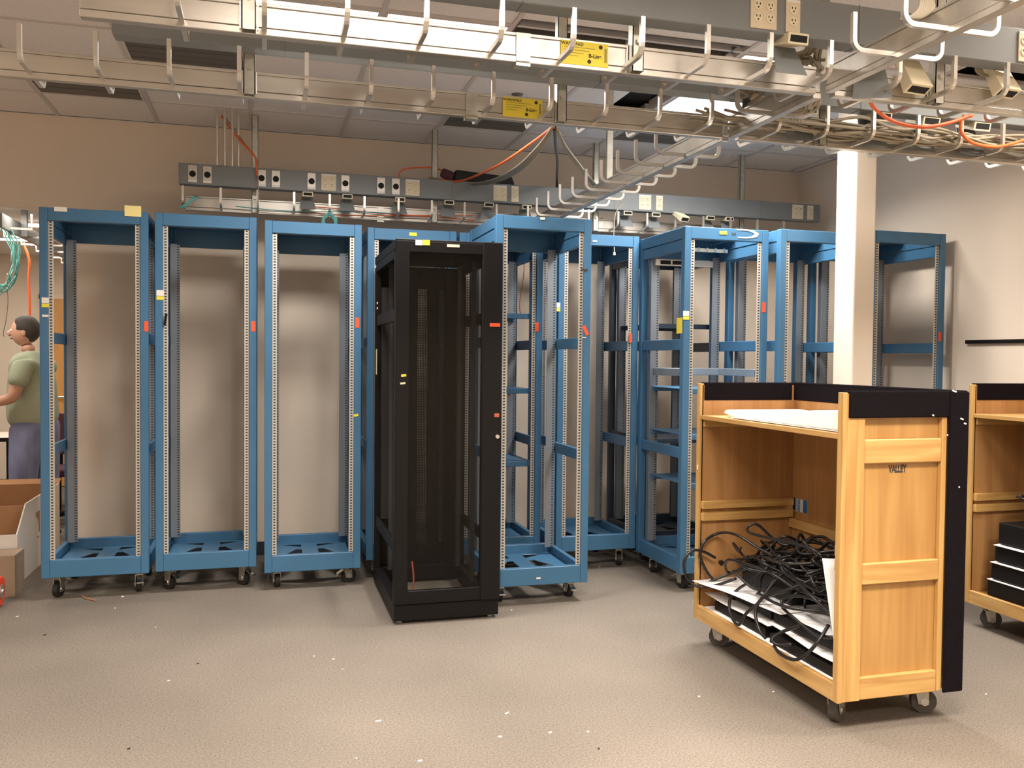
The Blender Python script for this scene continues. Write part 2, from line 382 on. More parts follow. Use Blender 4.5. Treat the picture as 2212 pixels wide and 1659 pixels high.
# ------------------------------------------------------------------ blue racks
MC_ = {}
def cached(key, fn, m, smooth=False):
    if key not in MC_: MC_[key] = fn().mesh(key[0], m, (0, 0, 0), smooth)
    return MC_[key]
RW, RH, RD = .605, 2.235, .70
def caster_set(root, pos, hgt, r, wheel_m='rubber', fork_m='galv', seed=0, key='rk', lock=True, wide=.03):
    rnd = random.Random(seed)
    for k, (x, y) in enumerate(pos):
        me = cached(('caster', key, hgt, r), lambda: MB().box((-.04, -.035, hgt-.008), (.04, .035, hgt)).cyl((0, 0, hgt-.03), (0, 0, hgt-.008), .026, 12).hexa([(-.012, -wide/2-.008, r-.012), (.03, -wide/2-.008, r-.012), (.03, -wide/2-.004, r-.012), (-.012, -wide/2-.004, r-.012)], [(-.028, -wide/2-.008, hgt-.025), (.028, -wide/2-.008, hgt-.025), (.028, -wide/2-.004, hgt-.025), (-.028, -wide/2-.004, hgt-.025)]).hexa([(-.012, wide/2+.004, r-.012), (.03, wide/2+.004, r-.012), (.03, wide/2+.008, r-.012), (-.012, wide/2+.008, r-.012)], [(-.028, wide/2+.004, hgt-.025), (.028, wide/2+.004, hgt-.025), (.028, wide/2+.008, hgt-.025), (-.028, wide/2+.008, hgt-.025)]).box((-.03, -wide/2-.008, hgt-.032), (.03, wide/2+.008, hgt-.025)), fork_m)
        c = link('caster', me, root, (x, y, 0)); c.rotation_euler.z = rnd.uniform(-2.6, 2.6) if key == 'rk' else rnd.uniform(-.6, .6)
        wm = cached(('wheel', key, r), lambda: MB().cyl((.012, -wide/2, r), (.012, wide/2, r), r, 20), wheel_m)
        link('wheel', wm, c)
        link('hub', cached(('hub', key, r), lambda: MB().cyl((.012, -wide/2-.012, r), (.012, wide/2+.012, r), r*.32, 12), 'chrome'), c)
        if lock:
            link('lock_lever', cached(('lock_lever', key, r, hgt), lambda: MB().obox((-.05, 0, hgt*.62), (.028, .014, .003), 0, 0, -.5).obox((-.076, 0, hgt*.52), (.006, .02, .004)), 'chrome'), c)
def rack(x0, y0, ch, label, paint='blue', shelves=(), bars=(1.6, .9), holes_m=('rail_front', 'rail_rear'), seed=1, grey_bars=(), key='b', group='blue equipment racks', name='equipment_rack'):
    t = thing(name, label, 'rack', (x0, y0, 0), group)
    Wd, D, z0, z1 = RW, RD, ch, ch+RH
    z0, z1 = ch, ch+RH
    def P(nm, fn, m, k2=()):
        o = link(nm, cached((nm, key, ch)+tuple(k2), fn, m), t); bev(o, .003, 1); return o
    pw = .046
    for k, (xa, ya) in enumerate(((0, 0), (Wd-pw, 0), (0, D-.05), (Wd-pw, D-.05))):
        P('post', lambda: MB().box((xa, ya, z0), (xa+pw, ya+.05, z1)), paint, (k,))
    P('top_beam', lambda: MB().box((pw, .002, z1-.078), (Wd-pw, .045, z1-.001)), paint, (0,))
    P('bottom_beam', lambda: MB().box((pw, .002, z0+.001), (Wd-pw, .045, z0+.108)), paint, (0,))
    P('top_beam', lambda: MB().box((pw, D-.045, z1-.13), (Wd-pw, D-.002, z1-.001)), paint, (1,))
    P('bottom_beam', lambda: MB().box((pw, D-.045, z0+.001), (Wd-pw, D-.002, z0+.108)), paint, (1,))
    for k, xa in enumerate((0, Wd-.035)):
        P('side_top_beam', lambda: MB().box((xa+.002, .05, z1-.075), (xa+.033, D-.05, z1-.002)).box((xa+.005, .05, z1-.15), (xa+.030, D-.05, z1-.079)), paint, (k,))
        P('side_bottom_beam', lambda: MB().box((xa+.002, .05, z0+.002), (xa+.033, D-.05, z0+.10)), paint, (k,))
        for q, zb in enumerate(bars):
            P('side_bar', lambda: MB().box((xa+.008, .05, zb-.035), (xa+.027, D-.05, zb+.035)), paint, (k, q, zb))
    P('top_plate', lambda: MB().box((.034, .36, z1-.012), (Wd-.034, D-.046, z1-.006)), paint)
    for k, xa in enumerate((pw, Wd-pw-.03)):
        P('mounting_rail', lambda: MB().box((xa, .012, z0+.108), (xa+.03, .016, z1-.079)), holes_m[0], (k,))
        P('mounting_channel', lambda: MB().box((xa-.012 if k == 0 else xa-.02, D-.13, z0+.10), (xa+.05 if k == 0 else xa+.042, D-.127, z1-.12)).box((xa-.012 if k == 0 else xa+.039, D-.127, z0+.10), (xa-.009 if k == 0 else xa+.042, D-.085, z1-.12)), holes_m[1], (k,))
    # base pan with triangular cut-outs
    a, b, c, d = pw, Wd-pw, .045, D-.045; m = (a+b)/2; q = (c+d)/2
    hs = [[(a+.05, c+.09), (m-.055, c+.03), (m-.055, c+.05), (a+.05, c+.11)], [(m+.055, c+.03), (b-.05, c+.09), (b-.05, c+.11), (m+.055, c+.05)],
          [(a+.05, c+.16), (m-.055, c+.16), (m-.055, q+.10), (m-.09, q+.10)], [(m+.055, c+.16), (b-.05, c+.16), (m+.09, q+.10), (m+.055, q+.10)],
          [(m-.055, d-.14), (m-.055, d-.05), (a+.05, d-.05)], [(m+.055, d-.14), (b-.05, d-.05), (m+.055, d-.05)]]
    P('base_pan', lambda: MB().poly([(a, c), (b, c), (b, d), (a, d)], hs, z0+.045, z0+.05), paint)
    for k, zs in enumerate(shelves):
        P('shelf', lambda: MB().box((pw, .04, zs-.018), (Wd-pw, .055, zs+.018)).box((pw, .055, zs+.010), (Wd-pw, D-.14, zs+.015)).box((pw, D-.155, zs-.018), (Wd-pw, D-.14, zs+.018)), paint, (k, zs))
    for k, zs in enumerate(grey_bars):
        P('cross_rail', lambda: MB().box((pw, D-.16, zs-.025), (Wd-pw, D-.15, zs+.025)).box((pw, .06, zs-.025), (pw+.012, D-.15, zs+.025)).box((Wd-pw-.012, .06, zs-.025), (Wd-pw, D-.15, zs+.025)), 'galv_blue', (k, zs))
    caster_set(t, [(.075, .13), (Wd-.075, .13), (.075, D-.13), (Wd-.075, D-.13)], ch, .047, seed=seed, key='rk')
    return t
def sticker(root, px, py, wpx, hpx, m, Y, tilt=0, name='label_sticker', label=None, thick=.0015):
    a = gy(px-wpx/2, py-hpx/2, Y); b = gy(px+wpx/2, py+hpx/2, Y)
    c = (a+b)/2; o = part(name, MB().obox((c.x, Y-thick/2-.0003, c.z), (abs(b.x-a.x)/2, thick/2, abs(a.z-b.z)/2), 0, 0, tilt), m, root)
    if label: o['label'] = label
    return o
def two_tone(root, px, py, wpx, hpx, Y):
    sticker(root, px, py-hpx*.2, wpx, hpx*.6, 'white_tag', Y); sticker(root, px, py+hpx*.32, wpx, hpx*.38, 'yellow_tag', Y)

r1 = rack(-1.300, 5.80, .143, 'blue rack beside the wall opening, large pale yellow note on its top beam', seed=1)
r2 = rack(-.658, 5.81, .146, 'second empty blue rack from the wall opening, between two other empty blue racks', seed=2)
r3 = rack(-.004, 5.725, .12, 'empty blue rack with a small yellow tag on its post, beside the black cabinet', seed=3)
r4 = rack(.655, 5.88, .13, 'blue rack standing behind the black rack, yellow tag on its top beam', seed=4)
r5 = rack(1.285, 5.90, .13, 'blue shelved rack tucked behind another blue rack', shelves=(1.80, 1.27, .75), seed=5)
r6 = rack(1.318, 5.035, .12, 'blue rack with a crooked orange tag, right beside the black rack', seed=6)
r7 = rack(1.960, 5.765, .143, 'blue rack standing back between two forward blue racks, against the wall', seed=7)
r8 = rack(2.570, 5.07, .12, 'blue rack with a peeled sticker on its top beam and shelves inside', shelves=(1.30, 1.0, .68), grey_bars=(1.42,), seed=8)
r9 = rack(3.205, 4.98, .12, 'blue rack whose right post is hidden behind the cream column', seed=9)
r10 = rack(3.865, 4.95, .143, 'end blue rack in the room corner, next to the thin black wall strip', seed=10)
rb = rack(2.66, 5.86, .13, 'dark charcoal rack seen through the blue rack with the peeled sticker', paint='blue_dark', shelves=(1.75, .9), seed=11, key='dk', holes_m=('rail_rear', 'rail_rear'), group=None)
# stickers
Y1, Y2, Y3, Y6, Y7, Y8, Y10 = 5.80, 5.81, 5.725, 5.035, 5.765, 5.07, 4.95
sticker(r1, 131, 452, 28, 11, 'white_tag', Y1); sticker(r1, 287, 456, 36, 25, 'pale_yellow', Y1, label='large pale yellow note'); two_tone(r1, 98, 653, 16, 21, Y1); sticker(r1, 98, 682, 14, 5, 'white_tag', Y1); sticker(r1, 316, 705, 9, 22, 'orange_tag', Y1)
two_tone(r2, 346, 637, 16, 21, Y2); sticker(r2, 547, 705, 9, 22, 'orange_tag', Y2)
sticker(r3, 772, 697, 8, 22, 'orange_tag', Y3); sticker(r3, 769, 897, 10, 5, 'yellow_tag', Y3, -.15)
sticker(r4, 892, 506, 16, 8, 'yellow_tag', 5.88)
sticker(r5, 1160, 706, 7, 20, 'orange_tag', 5.90)
sticker(r6, 1172, 472, 10, 6, 'white_tag', Y6); sticker(r6, 1265, 714, 7, 22, 'orange_tag', Y6, -.45); sticker(r6, 1262, 583, 14, 5, 'print_dark', Y6); sticker(r6, 1163, 1249, 9, 3, 'white_tag', Y6); sticker(r6, 1262, 729, 9, 2, 'white_tag', Y6)
two_tone(r7, 1204, 663, 12, 19, Y7); sticker(r7, 1362, 730, 6, 20, 'orange_tag', Y7); sticker(r7, 1285, 521, 9, 4, 'white_tag', Y7)
sticker(r8, 1562, 503, 16, 8, 'yellow_tag', Y8); two_tone(r8, 1482, 681, 13, 19, Y8); sticker(r8, 1650, 664, 7, 22, 'orange_tag', Y8)
sticker(r10, 2030, 727, 5, 20, 'orange_tag', Y10)
a, b = gx(1463, 687, 2.57), gx(1473, 720, 2.57)
part('label_sticker', MB().box((2.5682, b.y-.005, b.z), (2.5697, a.y+.005, a.z)), 'yellow_tag', r8)
# peeled sticker residue: crescent + faded lettering
res = MB(); N = 14; cc = gy(1605, 505, Y8); outer = []; inner = []
for k in range(N+1):
    t = -1.9+3.9*k/N
    outer.append((cc.x+.115*math.cos(t)*(1+.05*math.sin(9*t)), cc.z-.0+.030*math.sin(t))); inner.append((cc.x-.004+.086*math.cos(t)*(1+.06*math.sin(7*t+1)), cc.z+.022*math.sin(t)))
part('sticker_residue', MB().poly(outer+inner[::-1], [], Y8-.0015, Y8-.0003, 1), 'tape_residue', r8)
text_mesh('faded_lettering', 'fed', .026, 'print_dark', r8, (gy(1585, 505, Y8).x, Y8-.001, gy(1585, 505, Y8).z), (1, 0, 0), (0, 0, 1), .0006)
# rack-mounted panels inside r8
pn = part('rack_panel', MB().box((2.62, 5.60, gy(1430, 573, 5.6).z), (2.62+.44, 5.63, gy(1430, 560, 5.6).z)), 'steel_plate', r8)
for q in (0, 1): part('panel_window', MB().box((2.655+q*.09, 5.597, gy(1430, 570.5, 5.6).z), (2.73+q*.09, 5.601, gy(1430, 562, 5.6).z)), 'black', pn)
zz = gy(1530, 546, 5.62).z
pn = part('cable_bar', MB().box((2.64, 5.50, zz-.012), (3.12, 5.515, zz+.012)), 'galv', r8)
for q in range(7): part('bar_clip', MB().box((2.68+q*.065, 5.47, zz-.014), (2.69+q*.065, 5.50, zz+.014)), 'chrome', pn)

# ------------------------------------------------------------------ black cabinet with smoked glass door
BX0, BX1, BY0, BY1, BZ0, BZ1 = .695, 1.300, 4.83, 5.80, .02, 2.158
bk = thing('server_cabinet', 'tall black server cabinet with a smoked glass door, standing forward of the blue racks', 'cabinet', ((BX0+BX1)/2, BY0+.4, 0))
def bp(n, mb, m='black', wd=.003, par=None): return bev(part(n, mb, m, par or bk), wd)
bp('plinth', MB().poly([(BX0, BY0+.01), (BX1, BY0+.01), (BX1, BY1), (BX0, BY1)], [[(BX0+.06, BY0+.08), (BX1-.06, BY0+.08), (BX1-.06, BY1-.06), (BX0+.06, BY1-.06)]], BZ0, .112))
for x in (BX0, BX1-.04):
    for y in (BY0+.03, BY1-.05): bp('post', MB().box((x, y, .112), (x+.04, y+.05, BZ1-.07)))
bp('top_frame', MB().poly([(BX0, BY0), (BX1, BY0), (BX1, BY1), (BX0, BY1)], [[(BX0+.08, BY0+.15), (BX1-.08, BY0+.15), (BX1-.08, BY1-.1), (BX0+.08, BY1-.1)]], BZ1-.05, BZ1))
bp('top_panel', MB().box((BX0+.075, BY0+.14, BZ1-.012), (BX1-.075, BY1-.09, BZ1-.006)))
for x in (BX0+.002, BX1-.032):
    bp('side_beam', MB().box((x, BY0+.08, BZ1-.10), (x+.03, BY1-.05, BZ1-.05)))
    for zb in (1.74, .42): bp('side_rail', MB().box((x+.005, BY0+.08, zb-.035), (x+.025, BY1-.05, zb+.035)))
for x in (BX0+.065, BX1-.095):
    for y in (BY0+.34, BY1-.22): bp('mounting_rail', MB().box((x, y, .13), (x+.03, y+.012, BZ1-.06)), 'rail_black')
bp('power_strip', MB().box((BX0+.03, BY1-.16, .45), (BX0+.075, BY1-.11, 1.95)), 'black_soft')
bp('power_strip', MB().box((BX1-.085, BY1-.16, .45), (BX1-.04, BY1-.11, 1.95)), 'black_soft')
# front door: frame + glass
dz0, dz1 = .115, BZ1-.012
dr = bp('front_door', MB().poly([(BX0, dz0), (BX1, dz0), (BX1, dz1), (BX0, dz1)], [[(BX0+.075, dz0+.075), (BX1-.115, dz0+.075), (BX1-.115, dz1-.06), (BX0+.075, dz1-.06)]], BY0-.005, BY0+.028, 1))
bp('glass_pane', MB().box((BX0+.07, BY0+.008, dz0+.07), (BX1-.11, BY0+.013, dz1-.055)), 'smoked_glass', .0005, dr)
bp('door_edge', MB().box((BX1-.113, BY0-.014, dz0), (BX1+.002, BY0-.005, dz1+.012)), 'black', .004, dr)
kn = gy(1074, 943, BY0-.014); part('lock_knob', MB().cyl((kn.x, BY0-.026, kn.z), (kn.x, BY0-.013, kn.z), .011, 12), 'steel_plate', dr)
# rear perforated door with two mesh columns
wins = [(.983, 1.050), (1.130, 1.163)]
rd = bp('rear_door', MB().box((BX0+.01, BY1, .115), (wins[0][0], BY1+.02, BZ1-.055)).box((wins[0][1], BY1, .25), (wins[1][0], BY1+.02, BZ1-.2)).box((wins[1][1], BY1, .115), (BX1-.01, BY1+.02, BZ1-.055)).box((wins[0][0], BY1, .115), (wins[1][1], BY1+.02, .25)).box((wins[0][0], BY1, BZ1-.2), (wins[1][1], BY1+.02, BZ1-.055)))
for xa, xb in wins: part('mesh_panel', MB().box((xa-.005, BY1+.008, .24), (xb+.005, BY1+.010, BZ1-.19)), 'perforated', rd)
for x in (BX0+.04, BX1-.04):
    for y in (BY0+.06, BY1-.06): part('levelling_foot', MB().cyl((x, y, 0), (x, y, .01), .02, 10).cyl((x, y, .01), (x, y, BZ0+.01), .008, 8), 'chrome', bk)
Yb = BY0-.005
sticker(bk, 905, 524, 15, 12, 'white_tag', Yb); sticker(bk, 921, 524, 15, 12, 'yellow_tag', Yb); sticker(bk, 979, 531, 27, 7, 'cream_tag', Yb); sticker(bk, 872, 811, 11, 5, 'yellow_tag', Yb, -.1); sticker(bk, 870, 828, 11, 4, 'cream_tag', Yb, -.1)
sticker(bk, 1069, 702, 22, 8, 'orange_tag', BY0-.014); sticker(bk, 1073, 897, 10, 8, 'copper', BY0-.014)
t0, t1 = gx(801, 755, BX0), gx(796, 806, BX0)
part('tape_strip', MB().box((BX0-.002, t1.y-.05 if t1.y < 5.7 else 5.66, t1.z), (BX0-.0005, (t1.y-.05 if t1.y < 5.7 else 5.66)+.05, t0.z)), 'cream_tag', bk)
for px, py in ((815, 655), (815, 666)): p = gx(px, py, BX0); part('bolt', MB().cyl((BX0-.003, min(p.y, BY1-.03), p.z), (BX0+.003, min(p.y, BY1-.03), p.z), .008, 8), 'cream_tag', bk)
wp = [(BX0+.14, BY0+.25, .30), (BX0+.145, BY0+.22, .2), (BX0+.13, BY0+.2, .12), (BX0+.10, BY0+.16, .115)]
solid('copper_wire', MB().tube(smooth_path(wp, 6), .005), 'copper', 'short copper-coloured wire end hanging inside the black cabinet', 'wire')

# ------------------------------------------------------------------ overhead trays
ZT0, ZT1 = 2.50, 2.60
def rung_path(n=5):
    hw, up, r, zb = .172, 2.638, .035, 2.518
    p = [(-hw, up)]
    for k in range(n+1):
        t = math.pi+(math.pi/2)*k/n; p.append((-hw+r+r*math.cos(t), zb+r+r*math.sin(t)))
    q = [(-x, z) for x, z in reversed(p)]
    return p+q
RP = rung_path()
def rung_mesh(axis):
    pts = [((0, a, z-ZT0) if axis == 'x' else (a, 0, z-ZT0)) for a, z in RP]
    return MB().tube(pts, .0075, square=True, up=(1, 0, 0) if axis == 'x' else (0, 1, 0)).mesh('rung', 'rung_alu')
RX, RY = rung_mesh('x'), rung_mesh('y')
STRX = [-.07, 1.2, 2.47, 3.74]
SPW = .036
def spine_x(x0, x1, y): return MB().box((x0, y+.003, ZT0+.024), (x1, y+SPW-.003, ZT1-.012)).box((x0, y, ZT0), (x1, y+SPW, ZT0+.022)).box((x0, y, ZT1-.012), (x1, y+SPW, ZT1))
def spine_y(y0, y1, x): return MB().box((x+.003, y0, ZT0+.024), (x+SPW-.003, y1, ZT1-.012)).box((x, y0, ZT0), (x+SPW, y1, ZT0+.022)).box((x, y0, ZT1-.012), (x+SPW, y1, ZT1))
def strut(t, x, y):
    m = MB().box((x-.021, y-.041, ZT0+.0), (x+.021, y-.038, ZC)).box((x-.021, y-.041, ZT0), (x-.018, y-.003, ZC)).box((x+.018, y-.041, ZT0), (x+.021, y-.003, ZC))
    part('hanger_strut', m, 'galv', t)
    part('bolt', MB().cyl((x, y-.041, ZT0+.10), (x, y-.052, ZT0+.10), .011, 6), 'galv', t)
    for s in (-1, 1): part('strut_edge', MB().box((x+s*.026-.002, y-.006, ZT0+.012), (x+s*.026+.002, y-.001, ZT1-.004)), 'chrome', t)
def tray_x(label, segs, y, rungs, struts):
    t = thing('cable_tray', label, 'cable tray', ((segs[0][0]+segs[-1][1])/2, y, ZT0), 'overhead cable trays')
    for a, b in segs: bev(part('spine', spine_x(a, b, y), 'aluminium', t), .002)
    for x in rungs: link('rung', RX, t, (x-t.location.x, SPW/2, 0))
    for x in struts: strut(t, x, y)
    return t
ta = tray_x('aluminium overhead tray nearest the ceiling outlets, with the larger yellow warning label', [(-.53, 1.98), (2.06, 4.5)], 2.86, [-.245+.2415*k for k in range(10)]+[2.22+.2415*k for k in range(9)], [-.05, 1.24, 2.5, 3.76])
tb = tray_x('long aluminium overhead tray carrying the grey cable bundle, with a smaller yellow label', [(-3.2, 1.98), (2.06, 4.5)], 3.55, [-.818+.2415*k for k in range(-9, 12)]+[2.17+.2415*k for k in range(10)], [-.06, 1.2, 2.47, 3.74, -1.4])
tw = tray_x('aluminium tray along the back wall above the blue racks', [(-.53, 4.4)], 6.42, [-.533+.2415*k for k in range(20)], STRX)
# splice plates and yellow warning labels
def splice(t, x, y): part('splice_plate', MB().box((x-.025, y-.004, ZT0+.004), (x+.025, y, ZT1-.002)).box((x-.025, y-.004, ZT0-.012), (x+.025, y+SPW, ZT0-.002)), 'galv', t)
splice(ta, gy(1130, 110, 2.86).x, 2.86); splice(tb, gy(1019, 210, 3.55).x, 3.55); splice(tw, gy(822, 467, 6.42).x, 6.42)
def warn(t, a, b, y):
    p, q = gy(a[0], a[1], y), gy(b[0], b[1], y); x0, x1, z0, z1 = p.x, q.x, ZT0+.012, ZT1-.008
    lb = part('warning_label', MB().box((x0, y-.002, z0), (x1, y-.0002, z1)), 'yellow_tag', t); lb['label'] = 'yellow warning label'
    w_ = x1-x0; hh = z1-z0; T = lambda s, u, v, sz, bo=0, m='print_dark': text_mesh('label_text', s, sz, m, lb, (x0+w_*u, y-.0026, z0+hh*v), (1, 0, 0), (0, 0, 1), bo)
    T('WARNING!', .24, .87, hh*.2, .0003); T('B-Line', .72, .42, hh*.23, .0006)
    for k in range(4): part('label_line', MB().box((x0+w_*.08, y-.0026, z0+hh*(.72-.12*k)), (x0+w_*(.72-.12*k), y-.002, z0+hh*(.745-.12*k))), 'print_grey', lb)
    part('label_line', MB().box((x0+w_*.92, y-.0026, z0+hh*.2), (x0+w_*.97, y-.002, z0+hh*.8)), 'print_grey', lb)
    for u, v in ((.84, .84), (.6, .18)): part('label_mark', MB().cyl((x0+w_*u, y-.002, z0+hh*v), (x0+w_*u, y-.0027, z0+hh*v), hh*.09, 12), 'print_dark', lb)
warn(ta, (1211, 90), (1313, 135), 2.86); warn(tb, (1086, 215), (1171, 250), 3.55)
# cross tray
tc_ = thing('cable_tray', 'aluminium cross tray running from the back wall out over the wooden cart', 'cable tray', (2.018, 3.8, ZT0), 'overhead cable trays')
for a, b in ((3.60, 6.40), (2.91, 3.54), (.9, 2.84)): bev(part('spine', spine_y(a, b, 2.0), 'aluminium', tc_), .002)
for y in [5.672-.2435*k for k in range(8)]+[5.93, 3.2, 2.47, 2.235, 2.0, 1.76, 1.5]: link('rung', RY, tc_, (0, y-3.8, 0))
for y in (1.3, 5.0): part('hanger_strut', MB().box((2.0, y-.012, ZT1), (2.036, y+.012, ZC)), 'galv', tc_)
part('corner_bracket', MB().box((1.995, 6.28, ZT0), (2.045, 6.42, ZT0+.004)).box((1.93, 6.39, ZT0+.02), (2.11, 6.42, ZT0+.12)), 'aluminium', tc_)

# ------------------------------------------------------------------ wireways with outlets
TZ0, TZ1, TD = 2.65, 2.79, .08
def plate(t, px, py, Y, kind):
    c = gy(px, py, Y); wd = .104 if kind == 'quad' else .058
    m = {'round': 'steel_plate', 'quad': 'ivory', 'duplex': 'ivory'}[kind]
    zc = (TZ0+TZ1)/2
    p = part('outlet_plate', MB().box((c.x-wd/2, Y-.005, zc-.058), (c.x+wd/2, Y, zc+.058)), m, t); bev(p, .002)
    if kind == 'round':
        part('receptacle', MB().cyl((c.x, Y-.009, zc), (c.x, Y-.005, zc), .021, 16), 'dark_slot', p)
        part('plate_label', MB().box((c.x-.026, Y-.0056, zc-.054), (c.x+.026, Y-.005, zc-.04)), 'white_tag', p)
    else:
        for xx in ((-.024, .024) if kind == 'quad' else (0,)):
            for z_ in (-.021, .021):
                rc = part('receptacle', MB().cyl((c.x+xx, Y-.0075, zc+z_), (c.x+xx, Y-.005, zc+z_), .0165, 16), 'cream', p)
                part('slot', MB().box((c.x+xx-.008, Y-.0085, zc+z_+.001), (c.x+xx-.005, Y-.0075, zc+z_+.009)).box((c.x+xx+.005, Y-.0085, zc+z_+.001), (c.x+xx+.008, Y-.0075, zc+z_+.009)).cyl((c.x+xx, Y-.0085, zc+z_-.007), (c.x+xx, Y-.0075, zc+z_-.007), .003, 8), 'dark_slot', p)
        part('plate_label', MB().box((c.x-wd/2+.003, Y-.0056, zc+.046), (c.x+wd/2-.003, Y-.005, zc+.056)), 'white_tag', p)
def drop(t, x, Y, tilt=0, z=None, s=1.0, flap=True, rz=0):
    """cream connector box with a dark slot, hung under the wireway"""
    z = (TZ0-.018) if z is None else z
    h_ = link('connector_box', MB().hexa([(-.036*s, 0, -.017*s), (.036*s, 0, -.017*s), (.030*s, .10*s, -.006*s), (-.030*s, .10*s, -.006*s)], [(-.036*s, 0, .017*s), (.036*s, 0, .017*s), (.030*s, .10*s, .017*s), (-.030*s, .10*s, .017*s)]).mesh('connector_box', 'cream'), t, Vector((x, Y, z))-wloc(t)); bev(h_, .002)
    h_.rotation_euler = (tilt, 0, rz)
    sl = link('slot', MB().box((-.029*s, -.001, -.010*s), (.029*s, .004, .010*s)).mesh('slot', 'dark_slot'), h_)
    if flap:
        fm = link('mounting_flap', MB().hexa([(-.055*s, .02, -.10*s), (.055*s, .02, -.10*s), (.055*s, .023, -.10*s), (-.055*s, .023, -.10*s)], [(-.04*s, .08*s, -.010*s), (.04*s, .08*s, -.010*s), (.04*s, .083*s, -.010*s), (-.04*s, .083*s, -.010*s)]).mesh('mounting_flap', 'grey_paint'), h_)
    return h_
def wireway(label, x0, x1, y):
    t = thing('wireway', label, 'wireway', ((x0+x1)/2, y+TD/2, TZ0), 'grey wireways')
    bev(part('trough', MB().box((x0, y, TZ0), (x1, y+TD, TZ1)), 'grey_paint', t), .003)
    x = x0+.6
    while x < x1: part('joint', MB().box((x-.001, y-.0015, TZ0-.0015), (x+.001, y+TD, TZ1+.001)), 'lens_off', t); x += 1.27
    return t
wwb = wireway('grey wireway with a row of outlets on the back wall side, above the blue racks', -.56, 4.40, 6.27)
for px, py, k in ((416, 374, 'round'), (448, 376, 'round'), (565, 385, 'round'), (596, 387, 'round'), (673, 392, 'round'), (710, 394, 'quad'), (746, 398, 'round'), (823, 402, 'round'), (855, 404, 'round'), (891, 406, 'quad'), (1080, 418, 'quad'), (1112, 422, 'duplex'), (1393, 438, 'quad'), (1424, 440, 'duplex'), (1723, 457, 'quad'), (1750, 459, 'duplex')): plate(wwb, px, py, 6.27, k)
for px in (665, 751, 865, 971, 1057, 1139, 1358, 1419, 1537, 1578): drop(wwb, gy(px, 430, 6.27).x, 6.275, 0)
drop(wwb, gy(1480, 470, 6.2).x, 6.2, .5, gy(1482, 474, 6.2).z, 1.25, False, .3)
wwm = wireway('grey wireway without visible outlets, between the two long overhead trays', -.53, 4.40, 3.43)
drop(wwm, gy(1658, 218, 3.40).x, 3.40, .6, 2.62, 1.25, True, .5); 
for px in (1745, 1905, 2010, 2120): drop(wwm, gy(px, 250, 3.45).x, 3.44, .25, None, 1.35)
wwn = wireway('grey wireway with cream outlets, over the open carpet nearest the cross tray', .2, 4.40, 2.74)
for px, py, k in ((1649, 30, 'quad'), (1712, 38, 'duplex'), (2222, 95, 'quad')): plate(wwn, px, py, 2.74, k)
drop(wwn, gy(1722, 82, 2.72).x, 2.71, .15, None, 1.15); drop(wwn, gy(1880, 130, 2.78).x, 2.74, .3, 2.60, 1.3, True, -.4)
for px, py in ((1968, 192), (2158, 200)): drop(wwn, gy(px, py, 2.84).x, 2.80, 1.05, gy(px, py, 2.80).z, 1.5, False, .1)

# conduits up to the ceiling behind the left end
for k, px in enumerate((471, 487, 503, 516)):
    p = gz(px, 246, ZC); t = solid('conduit', MB().cyl((p.x, 6.31, TZ1), (p.x, 6.31, ZC+.01), .0095, 10), 'conduit', 'thin steel conduit rising from the wall wireway into the ceiling', 'conduit', group='conduits beside the wall opening')
# cables
def cable(name, pts, r, m, label, group=None, n=8, cat='cable'):
    return solid(name, MB().tube(smooth_path(pts, n), r, 6), m, label, cat, group=group, smooth=True)
def bundle(label, loc, paths, r, m, cat='cables'):
    t = thing('cable_bundle', label, cat, loc)
    for p in paths: part('cable', MB().tube(smooth_path(p, 6), r, 6), m, t, True)
    return t
def pixpath(lst): return [gy(x, y, Y) for x, y, Y in lst]
cable('orange_cable', pixpath([(478, 250, 6.34), (500, 280, 6.33), (525, 310, 6.26), (549, 336, 6.24), (553, 352, 6.24), (555, 380, 6.24)]), .007, 'cable_orange', 'orange cable slanting from the ceiling to a strut beside the conduits')
cable('grey_cable', pixpath([(483, 250, 6.34), (507, 280, 6.33), (530, 312, 6.26), (551, 337, 6.24), (556, 356, 6.24), (558, 420, 6.22), (556, 450, 6.22)]), .004, 'cable_grey', 'thin grey cable slanting beside the orange one near the conduits')
cable('orange_cable', pixpath([(1196, 274, 3.62), (1150, 308, 4.3), (1080, 355, 5.3), (1020, 383, 6.0), (985, 392, 6.25), (950, 388, 6.33)]), .008, 'cable_orange', 'orange cable drooping from the long tray to the back wireway')
cable('orange_cable', pixpath([(862, 386, 6.38), (864, 372, 6.40), (880, 364, 6.40), (930, 362, 6.40), (962, 370, 6.40)]), .006, 'cable_orange', 'orange cable loop lying behind the back wireway')
bundle('bundle of grey cables drooping from the long tray to the back wireway', (1.2, 5.0, 2.6), [pixpath([(1196+d*.4, 274, 3.62), (1165+d*.5, 318+d*.4, 4.2), (1122+d, 362+d*.3, 5.0), (1075+d, 388+d*.3, 5.8), (1030+d, 397+d*.25, 6.22), (985+d, 393+d*.2, 6.30), (930+d, 384, 6.34)]) for d in (k*2.2-6 for k in range(7))], .0055, 'cable_grey')
bundle('few grey cables falling from the long tray toward the cross tray end', (1.6, 5.0, 2.6), [pixpath([(1202+d*.3, 278, 3.62), (1218+d*.5, 315, 4.2), (1240+d, 350, 5.0), (1268+d, 385, 5.9), (1290+d, 410, 6.34)]) for d in (0, 4, 8)], .005, 'cable_grey')
cable('black_cable', pixpath([(1198, 276, 3.62), (1200, 310, 4.3), (1204, 350, 5.4), (1203, 380, 6.1), (1203, 408, 6.36)]), .009, 'cable_black', 'single black cable hanging from the long tray to the back wireway')
